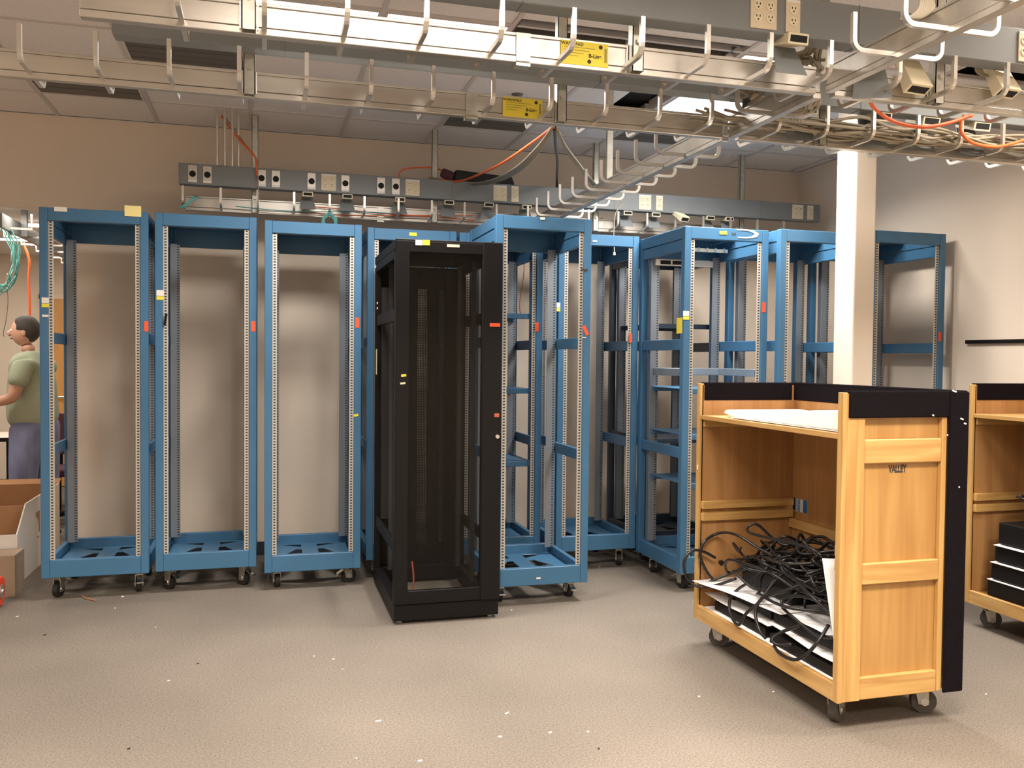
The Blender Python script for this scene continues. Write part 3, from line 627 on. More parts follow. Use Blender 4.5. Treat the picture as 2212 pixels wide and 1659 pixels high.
# bundle resting on the back wireway
p0, p1 = gy(980, 385, 6.31), gy(1110, 392, 6.31)
t = thing('wrapped_bundle', 'dark wrapped bundle lying on top of the back wireway', 'bundle', ((p0.x+p1.x)/2, 6.34, TZ1))
bb = MB().hexa([(p0.x, 6.275, TZ1), (p1.x, 6.275, TZ1), (p1.x, 6.36, TZ1), (p0.x, 6.36, TZ1)], [(p0.x+.01, 6.28, TZ1+.085), (p1.x-.02, 6.28, TZ1+.06), (p1.x-.02, 6.35, TZ1+.06), (p0.x+.01, 6.35, TZ1+.085)])
bev(part('wrap', bb, 'black_soft', t), .012, 2)
bev(part('end_knot', MB().obox((p0.x-.045, 6.32, TZ1+.05), (.05, .035, .035), 0, .3, .3), 'maroon', t), .02, 2)
# teal and orange patch cords on the wall tray
def wobble(p, a): return Vector(p)+Vector((random.uniform(-a, a), random.uniform(-a, a), random.uniform(-a, a)))
for q, (m, z) in enumerate((('cable_orange', .02), ('cable_orange', .0), ('cable_teal', .012))):
    pts = [(x, 6.40-.012*q, 2.535+z+.012*math.sin(5*x+q*2)-.006*q) for x in np.linspace(-.2 if q == 2 else .3, .9 if q == 2 else 1.5, 10)]
    cable('patch_cord', pts, .0035, m, ['thin orange cord along the wall tray, upper of two', 'thin orange cord along the wall tray, lower of two', 'thin teal cord along the wall tray behind the empty racks'][q], 'cords along the wall tray')
def coil(cx, cy, cz, rx, rz, turns, r, m, label, name='cable_coil', jit=.012, yj=.02):
    t = thing(name, label, 'cable', (cx, cy, cz-rz))
    for k in range(turns):
        a0 = random.uniform(0, 6.28); dx, dz, ex = random.uniform(-jit, jit), random.uniform(-jit, jit), random.uniform(.85, 1.1)
        pts = [(cx+dx+rx*ex*math.cos(a0+2*math.pi*i/20)*(.75 if math.sin(a0+2*math.pi*i/20) > .5 else 1), cy+random.uniform(-yj, yj), cz+dz+rz*ex*math.sin(a0+2*math.pi*i/20)) for i in range(21)]
        part('turn', MB().tube(smooth_path(pts, 2), r, 5), m, t, True)
    return t
c = gy(712, 478, 6.20); coil(c.x, 6.215, c.z, .045, .055, 8, .004, 'cable_teal', 'small teal cable coil hung on the wall tray above an empty rack', jit=.006, yj=.006)
c = gy(15, 555, 7.25); coil(c.x-.04, 7.25, c.z, .10, .25, 14, .003, 'cable_teal', 'large teal cable coil hanging in the opening beside the man', jit=.03)
cable('orange_cable', [Vector((-1.955, 8.2, 2.432)), gy(63, 562, 8.2), gy(62, 600, 8.2), gy(64, 650, 8.2), gy(64, 700, 8.2), gy(63, 760, 8.2)], .011, 'cable_orange', 'orange cord hanging straight down behind the man')
cable('grey_cable', [gy(16, 590, 7.25), gy(15, 620, 7.25), gy(17, 650, 7.25), gy(13, 690, 7.25), gy(7, 720, 7.25), gy(10, 727, 7.25)], .004, 'cable_grey', 'thin grey wire dangling below the large teal coil')
bundle('teal cords drooping over the open end of the wall tray', (-.5, 6.3, 2.5), [pixpath([(385+k*4, 450, 6.25), (402+k*2, 440, 6.24), (418+k*3, 426, 6.26), (426, 424, 6.40)]) for k in range(4)], .004, 'cable_teal')
# cables lying in the long tray and near tray on the right
P1, P2, P3 = [], [], []
for k in range(26):
    x0 = random.uniform(1.75, 2.5); x1 = random.uniform(3.6, 4.4); front = k % 4 != 0; yb = 3.47+random.uniform(-.05, .05) if front else 3.66+random.uniform(-.04, .06)
    ph = random.uniform(0, 6)
    P1.append([Vector((x, min(max(yb+.025*math.sin(3.1*x+ph), 3.40 if front else 3.605), 3.525 if front else 3.72), 2.535+random.uniform(0, .075)*(1 if k > 6 else .3))) for x in np.linspace(x0, x1, 12)])
bundle('mass of grey cables lying in the crowded end of the long overhead tray', (3.2, 3.55, 2.53), P1, .0065, 'cable_grey')
for k in range(9):
    ph = random.uniform(0, 6); P2.append([(2.0+random.uniform(-.09, .13), y, 2.63+.02*math.sin(y*4+ph)+.008*k) for y in np.linspace(2.95, 3.5, 7)])
bundle('grey cables lying on the cross tray between the two long trays', (2.0, 3.2, 2.6), P2, .0065, 'cable_grey')
for k in range(8):
    P3.append([(2.03+random.uniform(-.05, .05), 2.88+random.uniform(-.05, .03), 2.72), (2.02+random.uniform(-.05, .1), 3.02, 2.66), (2.1+random.uniform(-.1, .1), 3.15, 2.56), (2.15+random.uniform(-.1, .1), 3.35, 2.55), (2.3+.1*k, 3.46, 2.57)])
bundle('grey cables sagging between the two long trays beside the column top', (2.2, 3.1, 2.55), P3, .007, 'cable_grey')
cable('orange_cable', pixpath([(1876, 208, 3.0), (1890, 235, 3.05), (1930, 262, 3.1), (1985, 274, 3.1), (2040, 268, 3.1), (2100, 249, 3.1)]), .008, 'cable_orange', 'thick orange cable sagging under the near tray, beside the cream connector boxes')
cable('orange_cable', pixpath([(2083, 248, 3.35), (2076, 270, 3.35), (2078, 288, 3.36), (2100, 308, 3.38), (2145, 317, 3.38), (2180, 312, 3.38), (2230, 296, 3.38)]), .008, 'cable_orange', 'thick orange cable curling into the crowded long tray')
bundle('grey cable ends hanging over the cross tray from above', (2.0, 2.3, 2.7), [pixpath([(1990+k*4, -5, 2.3), (1985+k*5, 20, 2.3), (1965+k*4, 38, 2.3), (1945+k*3, 42, 2.32)]) for k in range(7)], .006, 'cable_grey')
bundle('grey cables dangling behind the cream connector boxes', (2.7, 2.8, 2.6), [pixpath([(2130+k*4, 60, 2.78), (2120+k*5, 110, 2.82), (2108+k*4, 150, 2.84), (2125+k*3, 165, 2.84)]) for k in range(4)], .005, 'cable_grey')
cable('grey_cable', pixpath([(1325, 425, 6.1), (1345, 440, 6.15), (1330, 460, 6.1), (1326, 500, 6.0), (1327, 545, 5.7)]), .0035, 'cable_grey', 'thin grey pull wire with a white tip hanging in front of a blue rack')
p = gy(1327, 545, 5.7); solid('wire_tip', MB().cyl((p.x, 5.7, p.z-.02), (p.x, 5.7, p.z), .009, 8), 'white_tag', 'small white tip on the hanging grey wire', 'wire tip')

# tray in the side room
t = thing('cable_tray', 'tray of the side room, seen through the wall opening', 'cable tray', (-1.815, 8.5, 2.40))
part('spine', MB().box((-1.83, 6.98, 2.40), (-1.80, 10.6, 2.50)), 'grey_paint', t)
for y in np.arange(7.2, 10.5, .5): part('rung', MB().tube([(-1.97, y, 2.53), (-1.97, y, 2.42), (-1.66, y, 2.42), (-1.66, y, 2.53)], .008, square=True, up=(0, 1, 0)), 'rung_alu', t)
for y in (7.5, 9.0): part('hanger_strut', MB().box((-1.80, y-.02, 2.40), (-1.76, y+.02, ZN)), 'grey_paint', t)

# ------------------------------------------------------------------ wooden carts
KX, KY, KZ = .60, 1.215, 1.378
KB = .14
def cart(ox, oy, label, key):
    t = thing('wooden_cart', label, 'cart', (ox, oy, 0), 'wooden carts on casters')
    def P(nm, mb, m, wd=.002): return bev(link(nm, mb.mesh(nm, m), t), wd)
    th = .02
    # end panels: edge board, plywood, rails and stiles (the outer face carries the frame)
    for e, (ya, sg) in enumerate(((0, -1), (KY, 1))):
        y0, y1 = (ya+.022, ya+.022+.012) if e == 0 else (ya-.034, ya-.022)
        P('end_panel', MB().box((.012, y0, KB), (KX-.02, y1, KZ-.006)), 'ply_in' if e else 'ply')
        yo0, yo1 = (ya, ya+.022) if e == 0 else (ya-.022, ya)
        P('corner_stile', MB().box((.022, yo0, KB-.005), (.105, yo1, KZ-.004)), 'pine_z')
        P('corner_stile', MB().box((KX-.125, yo0, KB), (KX-.10, yo1, KZ-.1)), 'pine_z')
        for za, zb in ((1.092, 1.190), (.604, .690), (.127+.01, .228)): P('end_rail', MB().box((.105, yo0, za), (KX-.125, yo1, zb)), 'pine_x', .004)
        P('edge_board', MB().box((0, min(yo0, y0), KB-.008), (.022, max(yo1, y1), KZ)), 'pine_z')
        P('carpet_band', MB().box((.024, ya-.010 if e == 0 else ya-.001, 1.277), (KX-.10, ya+.001 if e == 0 else ya+.010, KZ+.004)), 'black_carpet', .004)
        P('carpet_band', MB().box((.024, (y1+.0 if e == 0 else y0-.006), 1.29), (KX-.05, (y1+.006 if e == 0 else y0), KZ+.004)), 'black_carpet', .003)
        P('corner_carpet', MB().box((KX-.10, ya-.012 if e == 0 else ya-.001, KB-.008), (KX+.002, ya+.001 if e == 0 else ya+.012, KZ+.004)), 'black_carpet', .006)
        P('carpet_cap', MB().box((.024, min(ya-.01, y0) if e == 0 else y0-.006, KZ-.004), (KX-.02, y1+.006 if e == 0 else ya+.010, KZ+.006)), 'black_carpet', .004)
    # back panel with a square cut-out
    yc, zc = gx(1731, 1092, 2.78).y-2.96, gx(1731, 1092, 2.78).z
    def holed(x0, x1, ya, yb, za, zb, hy, hz): return MB().box((x0, ya, za), (x1, yc-hy, zb)).box((x0, yc+hy, za), (x1, yb, zb)).box((x0, yc-hy, za), (x1, yc+hy, zc-hz)).box((x0, yc-hy, zc+hz), (x1, yc+hy, zb))
    P('back_panel', holed(KX-.032, KX-.02, .034, KY-.034, KB, KZ-.006, .07, .035), 'ply_in')
    P('back_carpet', holed(KX-.02, KX, -.008, KY+.008, KB-.004, KZ+.004, .08, .045), 'black_carpet', .004)
    P('carpet_band', MB().box((KX-.038, .034, 1.29), (KX-.032, KY-.034, KZ+.004)), 'black_carpet', .003)
    P('carpet_cap', MB().box((KX-.038, 0, KZ-.004), (KX, KY, KZ+.008)), 'black_carpet', .004)
    P('back_batten', MB().box((KX-.055, .034, .60), (KX-.032, KY-.034, .65)), 'pine_y')
    for za in (.718, .655): P('end_batten', MB().box((.015, KY-.058, za), (KX-.04, KY-.034, za+.042)), 'pine_x')
    for za in (.718, .655): P('end_batten', MB().box((.015, .034, za), (KX-.04, .058, za+.042)), 'pine_x')
    for ya in (KY-.046, .034): P('shelf_cleat', MB().box((.02, ya, 1.15), (KX-.04, ya+.012, 1.188)), 'pine_x')
    P('deck', MB().box((.022, .012, KB+.012), (KX-.02, KY-.012, KB+.055)), 'ply')
    P('front_rail', MB().box((0, .034, KB-.008), (.024, KY-.034, KB+.066)), 'pine_y')
    P('top_shelf', MB().box((.004, .034, 1.190), (KX-.034, KY-.034, 1.213)), 'pine_y')
    caster_set(t, [(.09, .13), (KX-.09, .13), (.09, KY-.09), (KX-.09, KY-.09)], KB-.006, .052, 'rubber_grey', 'galv', seed=hash(key) % 97, key='ct', lock=False, wide=.036)
    return t
k1 = cart(2.2, 2.96, 'open wooden cart on casters stencilled VALLEY, filled with black cords', 'a')
k2 = cart(3.86, 2.86, 'open wooden cart beside the right wall, holding stacked black units', 'b')
text_mesh('stencil', 'VALLEY', .042, 'print_dark', k1, (2.479, 2.96+.0215, 1.065), (.6, 0, 0), (0, 0, 1), .0022)
# stains and carpet scuffs (worn spots)
for px, py, ww in ((2078, 905, 9), (2085, 915, 7), (2016, 897, 5), (2062, 845, 12), (2047, 940, 3), (2072, 1052, 3)):
    c = gy(px, py, 2.947); part('worn_spot', MB().obox((c.x, 2.9475, c.z), (ww*.0009, .0012, .003), 0, 0, .3), 'tape_residue', k1)

p = gx(1511, 1010, 2.2); part('paper_strip', MB().obox((2.2-.001, 4.155, p.z), (.0012, .004, .012), 0, .25), 'paper', k1)
p = gy(358, 690, 5.82); part('latch', MB().obox((p.x, 5.815, p.z), (.006, .012, .035), 0, 0, .15), 'black', r2)
cable('orange_cable', pixpath([(1222, 552, 6.35), (1220, 575, 6.33), (1216, 605, 6.33), (1212, 640, 6.33)]), .006, 'cable_orange', 'orange cord hanging against the wall behind the set-back blue rack')
cable('orange_cable', pixpath([(1133, 560, 6.817), (1131, 600, 6.817), (1124, 640, 6.817), (1123, 670, 6.817), (1130, 690, 6.817)]), .0025, 'cable_orange', 'hair-thin orange cord hanging behind the blue shelved rack')
# contents of the first cart
DZ = KB+.055            # deck top
def slab(name, x0, x1, y0, y1, z0, z1, m, label, cat, tilt=(0, 0, 0), wd=.003, group=None, parts=None):
    c = ((x0+x1)/2, (y0+y1)/2, z0); t = tag(link(name, MB().box((x0-c[0], y0-c[1], 0), (x1-c[0], y1-c[1], z1-z0)).mesh(name, m), None, c), label, cat, group)
    t.rotation_euler = tilt; bev(t, wd, 2); return t
def sheet(name, corners, label, m='paper', group=None, sag=.01, n=10, th=.0035):
    """a sheet of paper / foam wrap: bilinear patch with a little waviness and real thickness"""
    a, b, c, d = [Vector(p) for p in corners]; mb = MB(); vs = []; rnd = random.Random(len(label)*7+len(bpy.data.objects)); ph = [rnd.uniform(0, 6) for _ in range(4)]
    for s_ in (0, 1):
        for i in range(n+1):
            for j in range(n+1):
                u, v = i/n, j/n; p = a*(1-u)*(1-v)+b*u*(1-v)+c*u*v+d*(1-u)*v
                p = p+Vector((0, 0, sag*(math.sin(4*u+ph[0])*math.sin(3*v+ph[1])+.4*math.sin(9*u+ph[2])*math.sin(7*v+ph[3])) + th*s_))
                vs.append(p)
    N = (n+1)**2; fs = []
    for i in range(n):
        for j in range(n):
            q = i*(n+1)+j; fs += [(q, q+1, q+n+2, q+n+1), (N+q, N+q+n+1, N+q+n+2, N+q+1)]
    for i in range(n):
        for q, r_ in ((i, i+1), (n*(n+1)+i, n*(n+1)+i+1)): fs.append((q, r_, N+r_, N+q))
        for q, r_ in ((i*(n+1), (i+1)*(n+1)), (i*(n+1)+n, (i+1)*(n+1)+n)): fs.append((q, r_, N+r_, N+q))
    mb.add(vs, fs); return solid(name, mb, m, label, 'sheet', group=group, smooth=True)
X0, Yk = 2.2, 2.96
sheet('foam_sheet', [(X0+.03, Yk+.06, DZ+.002), (X0+.03, Yk+1.16, DZ+.002), (X0+.5, Yk+1.16, DZ+.002), (X0+.5, Yk+.06, DZ+.002)], 'white sheet lying on the floor of the cord-filled cart', sag=0)
units = [slab('equipment_unit', X0+.06, X0+.50, Yk+.62, Yk+1.10, DZ+.006, DZ+.05, 'black', 'black flat unit at the far end under white sheets in the cord-filled cart', 'equipment'),
         slab('equipment_unit', X0+.045, X0+.5, Yk+.06, Yk+.56, DZ+.006, DZ+.05, 'black', 'black flat unit under the cords beside the panel stencilled VALLEY', 'equipment')]
sheet('foam_sheet', [(X0+.035, Yk+.56, DZ+.075), (X0+.025, Yk+1.14, DZ+.085), (X0+.5, Yk+1.14, DZ+.085), (X0+.5, Yk+.58, DZ+.075)], 'white sheet over the far black unit in the cord-filled cart', sag=.006)
sheet('foam_sheet', [(X0+.035, Yk+.05, DZ+.075), (X0+.055, Yk+.60, DZ+.085), (X0+.5, Yk+.60, DZ+.085), (X0+.5, Yk+.05, DZ+.075)], 'white sheet over the near black unit in the cord-filled cart', sag=.008)
slab('equipment_unit', X0+.09, X0+.5, Yk+.62, Yk+1.06, DZ+.097, DZ+.145, 'black', 'upper black unit at the far end of the cord-filled cart', 'equipment', (.03, 0, 0))
slab('equipment_unit', X0+.08, X0+.5, Yk+.10, Yk+.58, DZ+.10, DZ+.145, 'black', 'upper black unit below the tangled cords', 'equipment', (-.02, 0, .03))
sheet('foam_sheet', [(X0+.05, Yk+.48, DZ+.152), (X0-.035, Yk+1.17, DZ+.15), (X0+.45, Yk+1.12, DZ+.165), (X0+.48, Yk+.5, DZ+.165)], 'white sheet whose corner pokes out of the cord-filled cart', sag=.006)
sheet('foam_sheet', [(X0+.06, Yk+.06, DZ+.158), (X0+.09, Yk+.46, DZ+.162), (X0+.5, Yk+.46, DZ+.175), (X0+.5, Yk+.06, DZ+.175)], 'white crumpled sheet among the cords', sag=.012)
slab('equipment_unit', X0+.30, X0+.52, Yk+.06, Yk+.5, DZ+.19, DZ+.36, 'black', 'tall black unit at the back under the cords', 'equipment', (0, 0, .04), .008)
slab('equipment_unit', X0+.16, X0+.46, Yk+.55, Yk+1.02, DZ+.17, DZ+.27, 'black', 'thick black unit under the cord pile', 'equipment', (0, 0, -.05), .008)
# white panel leaning against the near end
pa, pb = gx(1776, 1208, 2.235), gx(1810, 1450, 2.226)
sheet('white_card', [pb, pa, (2.50, 3.02, pa.z), (2.50, 3.005, pb.z)], 'white card standing upright inside the cart against the VALLEY panel', sag=0, th=.004)
# white sheets on the top shelf
sheet('foam_sheet', [(X0+.03, Yk+.045, 1.216), (X0+.02, Yk+.90, 1.217), (X0+.53, Yk+1.1, 1.217), (X0+.53, Yk+.045, 1.216)], 'white foam sheet lying on the top shelf of the cart, lower of two', 'foam', sag=.0)
fw = MB(); prof = [(.04, 1.305, 1.222), (.25, 1.292, 1.221), (.5, 1.272, 1.221), (.75, 1.256, 1.221), (.95, 1.246, 1.221), (1.03, 1.250, 1.232)]
fv = []
for y_, zt_, zb_ in prof:
    xf = X0+.03+.05*max(0, y_-.6); fv += [(xf, Yk+y_, zb_), (X0+.50, Yk+y_, zb_), (X0+.50, Yk+y_, zt_), (xf+.012, Yk+y_, zt_)]
ff = [(i*4+k, i*4+(k+1) % 4, i*4+4+(k+1) % 4, i*4+4+k) for i in range(len(prof)-1) for k in range(4)]+[(3, 2, 1, 0), tuple(len(fv)-4+k for k in range(4))]
bev(solid('foam_wrap', fw.add(fv, ff), 'foam', 'thick folded white foam wrap lying on the top shelf of the cart', 'foam'), .008, 2)
# cords
def zf(): return DZ+.19
rnd = random.Random(11)
def zmin(x, y):
    x -= X0; y -= Yk
    if .27 < x < .55 and .03 < y < .53: return DZ+.378
    if .12 < x < .50 and .51 < y < 1.06: return DZ+.29
    return DZ+.20
LB = 'black power cord tangled in the pile inside the VALLEY cart'
def cord(pts, r=.0072, label=LB, group='black cords in the VALLEY cart'): return cable('power_cord', pts, r, 'cable_black', label, group, 7, 'cord')
for k in range(30):
    cx, cy = X0+rnd.uniform(.17, .40), Yk+rnd.uniform(.30, .92); a0 = rnd.uniform(0, 6.28); R1, R2 = rnd.uniform(.06, .17), rnd.uniform(.16, .36); z = DZ+.205+rnd.uniform(0, .22)*(1-abs(cy-Yk-.62)/.7)
    n = rnd.randint(7, 12); pts = []
    for i in range(n):
        t = a0+i*rnd.uniform(.7, 1.0); pts.append((min(max(cx+R1*math.cos(t), X0+.05), X0+.50), min(max(cy+R2*math.sin(t), Yk+.12), Yk+1.10), 0)); pts[-1] = (pts[-1][0], pts[-1][1], max(zmin(pts[-1][0], pts[-1][1]), z+rnd.uniform(-.05, .08)))
    cord(pts)
def PX_(l):
    out = []
    for x, y, X in l:
        p = gx(x, y, X)
        if p.y > Yk+KY-.075: p = gy(x, y, Yk+KY-.075)
        if p.x > 2.21 and p.y < Yk+.06: p = gy(x, y, Yk+.06)
        out.append(p)
    return out
cord(PX_([(1700, 1215, 2.42), (1640, 1185, 2.36), (1590, 1155, 2.32), (1552, 1152, 2.30), (1522, 1170, 2.28), (1513, 1200, 2.27), (1530, 1240, 2.28), (1565, 1275, 2.30), (1600, 1310, 2.32)]), .0078, 'black power cord arching high against the far panel of the cart', None)
cord(PX_([(1545, 1205, 2.28), (1520, 1192, 2.24), (1495, 1190, 2.19), (1478, 1212, 2.15), (1482, 1245, 2.14), (1505, 1266, 2.16), (1540, 1266, 2.22), (1590, 1250, 2.30)]), .0078, 'black power cord looping out past the edge board of the cart', None)
cord(PX_([(1660, 1225, 2.34), (1620, 1255, 2.28), (1582, 1285, 2.24), (1576, 1320, 2.215), (1594, 1350, 2.19), (1612, 1325, 2.20), (1640, 1300, 2.24), (1668, 1262, 2.30), (1690, 1240, 2.34)]), .0078, 'black power cord hanging in a V over the front rail of the cart', None)
cord(PX_([(1760, 1250, 2.36), (1700, 1275, 2.28), (1650, 1290, 2.24), (1632, 1320, 2.21), (1640, 1360, 2.20), (1655, 1380, 2.22)]), .0078, 'black power cord bending down onto the deck of the cart', None)
cord(PX_([(1730, 1350, 2.26), (1690, 1365, 2.22), (1668, 1380, 2.185), (1680, 1393, 2.19), (1710, 1392, 2.22)]), .0078, 'black cord lying in a small bow near the front rail', None)
cord(PX_([(1790, 1350, 2.28), (1768, 1385, 2.22), (1740, 1415, 2.185), (1715, 1425, 2.175), (1685, 1412, 2.18), (1672, 1395, 2.20)]), .0078, 'black cord drooping lowest over the front rail of the cart', None)
cord(PX_([(1775, 1300, 2.30), (1730, 1288, 2.30), (1695, 1290, 2.28), (1690, 1310, 2.26), (1715, 1335, 2.25), (1760, 1370, 2.25), (1800, 1378, 2.26)]), .0078, 'black cord curving past the upright white card in the cart', None)
cord(PX_([(1520, 1262, 2.32), (1600, 1232, 2.36), (1680, 1220, 2.40), (1760, 1222, 2.44)]), .0078, 'black cord lying lengthwise on top of the pile', None)
cord(PX_([(1765, 1198, 2.52), (1785, 1175, 2.50), (1800, 1172, 2.48), (1820, 1190, 2.44), (1835, 1230, 2.40)]), .0078, 'black cord looping at the back beside the VALLEY panel', None)
cord(PX_([(1630, 1205, 2.50), (1655, 1175, 2.50), (1700, 1166, 2.50), (1735, 1182, 2.48), (1755, 1210, 2.46)]), .0078, 'black cord arching over the back of the pile', None)
a, b = gx(1715, 1195, 2.42), gx(1755, 1160, 2.44)
solid('plug', MB().cyl(a, b, .016, 10, .010), 'cable_black', 'black cord end sticking up out of the pile', 'plug')
a, b = gx(1540, 1208, 2.32), gx(1560, 1216, 2.34)
t = thing('plug', 'black plug with copper pins at the far side of the pile', 'plug', a)
part('body', MB().cyl(a, b, .017, 10, .013), 'cable_black', t); part('pins', MB().cyl(a+(a-b)*.6, a, .006, 6), 'copper', t)

# contents of the second cart
X2, Y2_ = 3.86, 2.86
for k, (z0, z1) in enumerate(((DZ, DZ+.09), (DZ+.098, DZ+.19), (DZ+.198, DZ+.29), (DZ+.298, DZ+.42))):
    slab('equipment_unit', X2+.05+.008*k, X2+.5, Y2_+.25, Y2_+1.10-.015*k, z0+.002, z1, 'black', ['bottom', 'second lowest', 'second highest', 'topmost'][k]+' black unit stacked in the cart by the wall', 'equipment', (0, 0, 0), .006, 'black units in the wall cart')
    if k < 3: sheet('foam_sheet', [(X2+.05, Y2_+.22, z1+.0005), (X2+.046, Y2_+1.10-.02*k, z1+.0005), (X2+.5, Y2_+1.12, z1+.0005), (X2+.5, Y2_+.22, z1+.0005)], 'thin white sheet between stacked black units, '+['lowest', 'middle', 'uppermost'][k], sag=0, th=.005, n=4)
for k in range(7):
    cy = Y2_+rnd.uniform(.6, .95); z = DZ+.43+.02*k; a0 = rnd.uniform(0, 6)
    cord([(X2+.25+.15*math.cos(a0+i*.9), cy+.12*math.sin(a0+i*.9), max(DZ+.43, z+rnd.uniform(-.02, .05))) for i in range(9)], .007, 'black cord heaped on the stacked units in the wall cart', 'black cords in the wall cart')

# ------------------------------------------------------------------ left edge: carton, small box, hand truck, table, chair, person
bx = thing('carton', 'open white carton with brown corner print and brown flaps, beside the first blue rack', 'box', (-1.85, 6.85, 0))
bz = .505; xa, xb, ya, yb = -2.15, -1.53, 6.22, 7.42
part('side_panel', MB().box((xb-.008, ya, .01), (xb, yb, .34)).hexa([(xb-.008, ya, .34), (xb, ya, .34), (xb, yb, .34), (xb-.008, yb, .34)], [(xb-.008, ya+.22, bz), (xb, ya+.22, bz), (xb, yb, bz), (xb-.008, yb, bz)]), 'carton_white', bx)
part('front_panel', MB().box((xa, ya, .01), (xb-.008, ya+.008, .34)), 'carton_white', bx)
part('back_panel', MB().box((xa, yb-.008, .01), (xb-.008, yb, bz)), 'cardboard', bx)
part('left_panel', MB().box((xa-.008, ya, .01), (xa, yb, bz)), 'cardboard', bx)
part('bottom_panel', MB().box((xa, ya, .0), (xb, yb, .01)), 'cardboard', bx)
part('flap', MB().hexa([(xa-.008, ya, bz-.01), (xa, ya, bz-.01), (xa, yb, bz-.01), (xa-.008, yb, bz-.01)], [(xa-.2, ya, bz+.03), (xa-.19, ya, bz+.03), (xa-.19, yb, bz+.03), (xa-.2, yb, bz+.03)]), 'cardboard', bx)
part('flap', MB().hexa([(xa, yb-.008, bz), (xb, yb-.008, bz), (xb, yb, bz), (xa, yb, bz)], [(xa, yb+.05, bz+.03), (xb, yb+.05, bz+.03), (xb, yb+.058, bz+.03), (xa, yb+.058, bz+.03)]), 'cardboard', bx)
part('inner_card', MB().box((xa, ya+.26, .1), (xb-.01, ya+.268, bz-.02)), 'cardboard', bx)
def corner_print(y, z, s):
    p = [(y-.11*s, z), (y, z), (y, z-.15), (y-.025*s, z-.15)]
    for k in range(6): t = k/5*math.pi/2; p.append((y-.025*s-.075*s*(1-math.cos(t)), z-.03-.10*(1-math.sin(t)) if k else z-.13))
    part('corner_print', MB().poly(p, [], xb, xb+.0015, 0), 'cardboard', bx)
corner_print(6.80, .40, 1); corner_print(7.12, .41, -1)
for y_, z_, w_ in ((6.75, .22, .05), (6.9, .20, .06), (7.15, .23, .14), (6.72, .50, .02)): part('printed_line', MB().box((xb, y_-w_/2, z_-.006), (xb+.0012, y_+w_/2, z_+.006)), 'print_grey', bx)
a = gy(32, 1200, 5.98)
t = slab('small_box', -2.05, a.x, 5.98, 6.20, 0, a.z, 'kraft', 'small brown box in front of the white carton, behind the red wheel', 'box', wd=.002)
# hand truck: red wheels, axle, toe plate, uprights (mostly out of frame)
wc = gz(4, 1310, 0); wx, wy = wc.x-.03, wc.y
ht = thing('hand_truck', 'red-wheeled hand truck at the edge, in front of the small brown box', 'hand truck', (wx-.22, wy, 0))
for q, x in enumerate((wx, wx-.46)):
    wv = part('wheel', MB().cyl((x-.03, wy, .09), (x+.03, wy, .09), .09, 24), 'red_plastic', ht); bev(wv, .012, 3)
    part('hub', MB().cyl((x-.034, wy, .09), (x+.034, wy, .09), .045, 16), 'galv', wv)
    part('axle_cap', MB().cyl((x-.042, wy, .09), (x+.042, wy, .09), .014, 10), 'chrome', wv)
part('axle', MB().cyl((wx-.46, wy, .09), (wx, wy, .09), .01, 8), 'galv', ht)
part('toe_plate', MB().box((wx-.42, wy-.25, .012), (wx-.06, wy-.05, .02)), 'red_plastic', ht)
for x in (wx-.38, wx-.10): part('upright', MB().tube([(x, wy-.05, .015), (x, wy-.02, .1), (x, wy+.03, .6), (x, wy+.07, 1.1)], .013, 8), 'red_plastic', ht)
for z in (.3, .7): part('cross_bar', MB().cyl((wx-.38, wy-.0+z*.06, z), (wx-.10, wy-.0+z*.06, z), .011, 8), 'red_plastic', ht)

# side room table and chair
zt = .74; ytb = 8.9
l0, l1 = gy(22, 1000, ytb).x, gy(131, 1000, ytb).x
tbt = thing('table', 'white-topped table with thin black legs behind the man', 'table', (l0, ytb, 0))
part('table_top', MB().box((l0-.75, ytb-.1, zt-.02), (l1+.3, ytb+.6, zt)), 'carton_white', tbt)
part('edge_band', MB().box((l0-.75, ytb-.105, zt-.035), (l1+.3, ytb-.1, zt+.002)), 'black', tbt)
for x in (l0, l1):
    for y in (ytb-.05, ytb+.5): part('leg', MB().box((x-.015, y-.015, 0), (x+.015, y+.015, zt-.02)), 'black', tbt)
cp = gy(112, 930, 8.45)
ch = thing('office_chair', 'maroon upholstered chair behind the man, seen through the first blue rack', 'chair', (cp.x, 8.45, 0))
bk_ = MB(); n = 14
prof = [(.20*math.cos(t), .19*math.sin(t)) for t in (2*math.pi*i/20 for i in range(20))]
bev(part('backrest', MB().poly([(cp.x+px_, .78+pz_) for px_, pz_ in prof], [], 8.42, 8.49, 1), 'maroon', ch), .02, 3)
bev(part('seat', MB().box((cp.x-.21, 8.0, .44), (cp.x+.21, 8.42, .51)), 'maroon', ch), .025, 3)
part('back_support', MB().box((cp.x-.03, 8.47, .42), (cp.x+.03, 8.49, .75)), 'black', ch)
part('stem', MB().cyl((cp.x, 8.2, .10), (cp.x, 8.2, .44), .025, 10), 'black', ch)
for k in range(5):
    t = k*1.2566; e = (cp.x+.24*math.cos(t), 8.2+.24*math.sin(t))
    part('base_arm', MB().tube([(cp.x, 8.2, .10), (e[0], e[1], .07)], .016, 6), 'black', ch); part('wheel', MB().cyl((e[0]-.015, e[1], .03), (e[0]+.015, e[1], .03), .03, 10), 'rubber', ch)

ch.location.y += .25
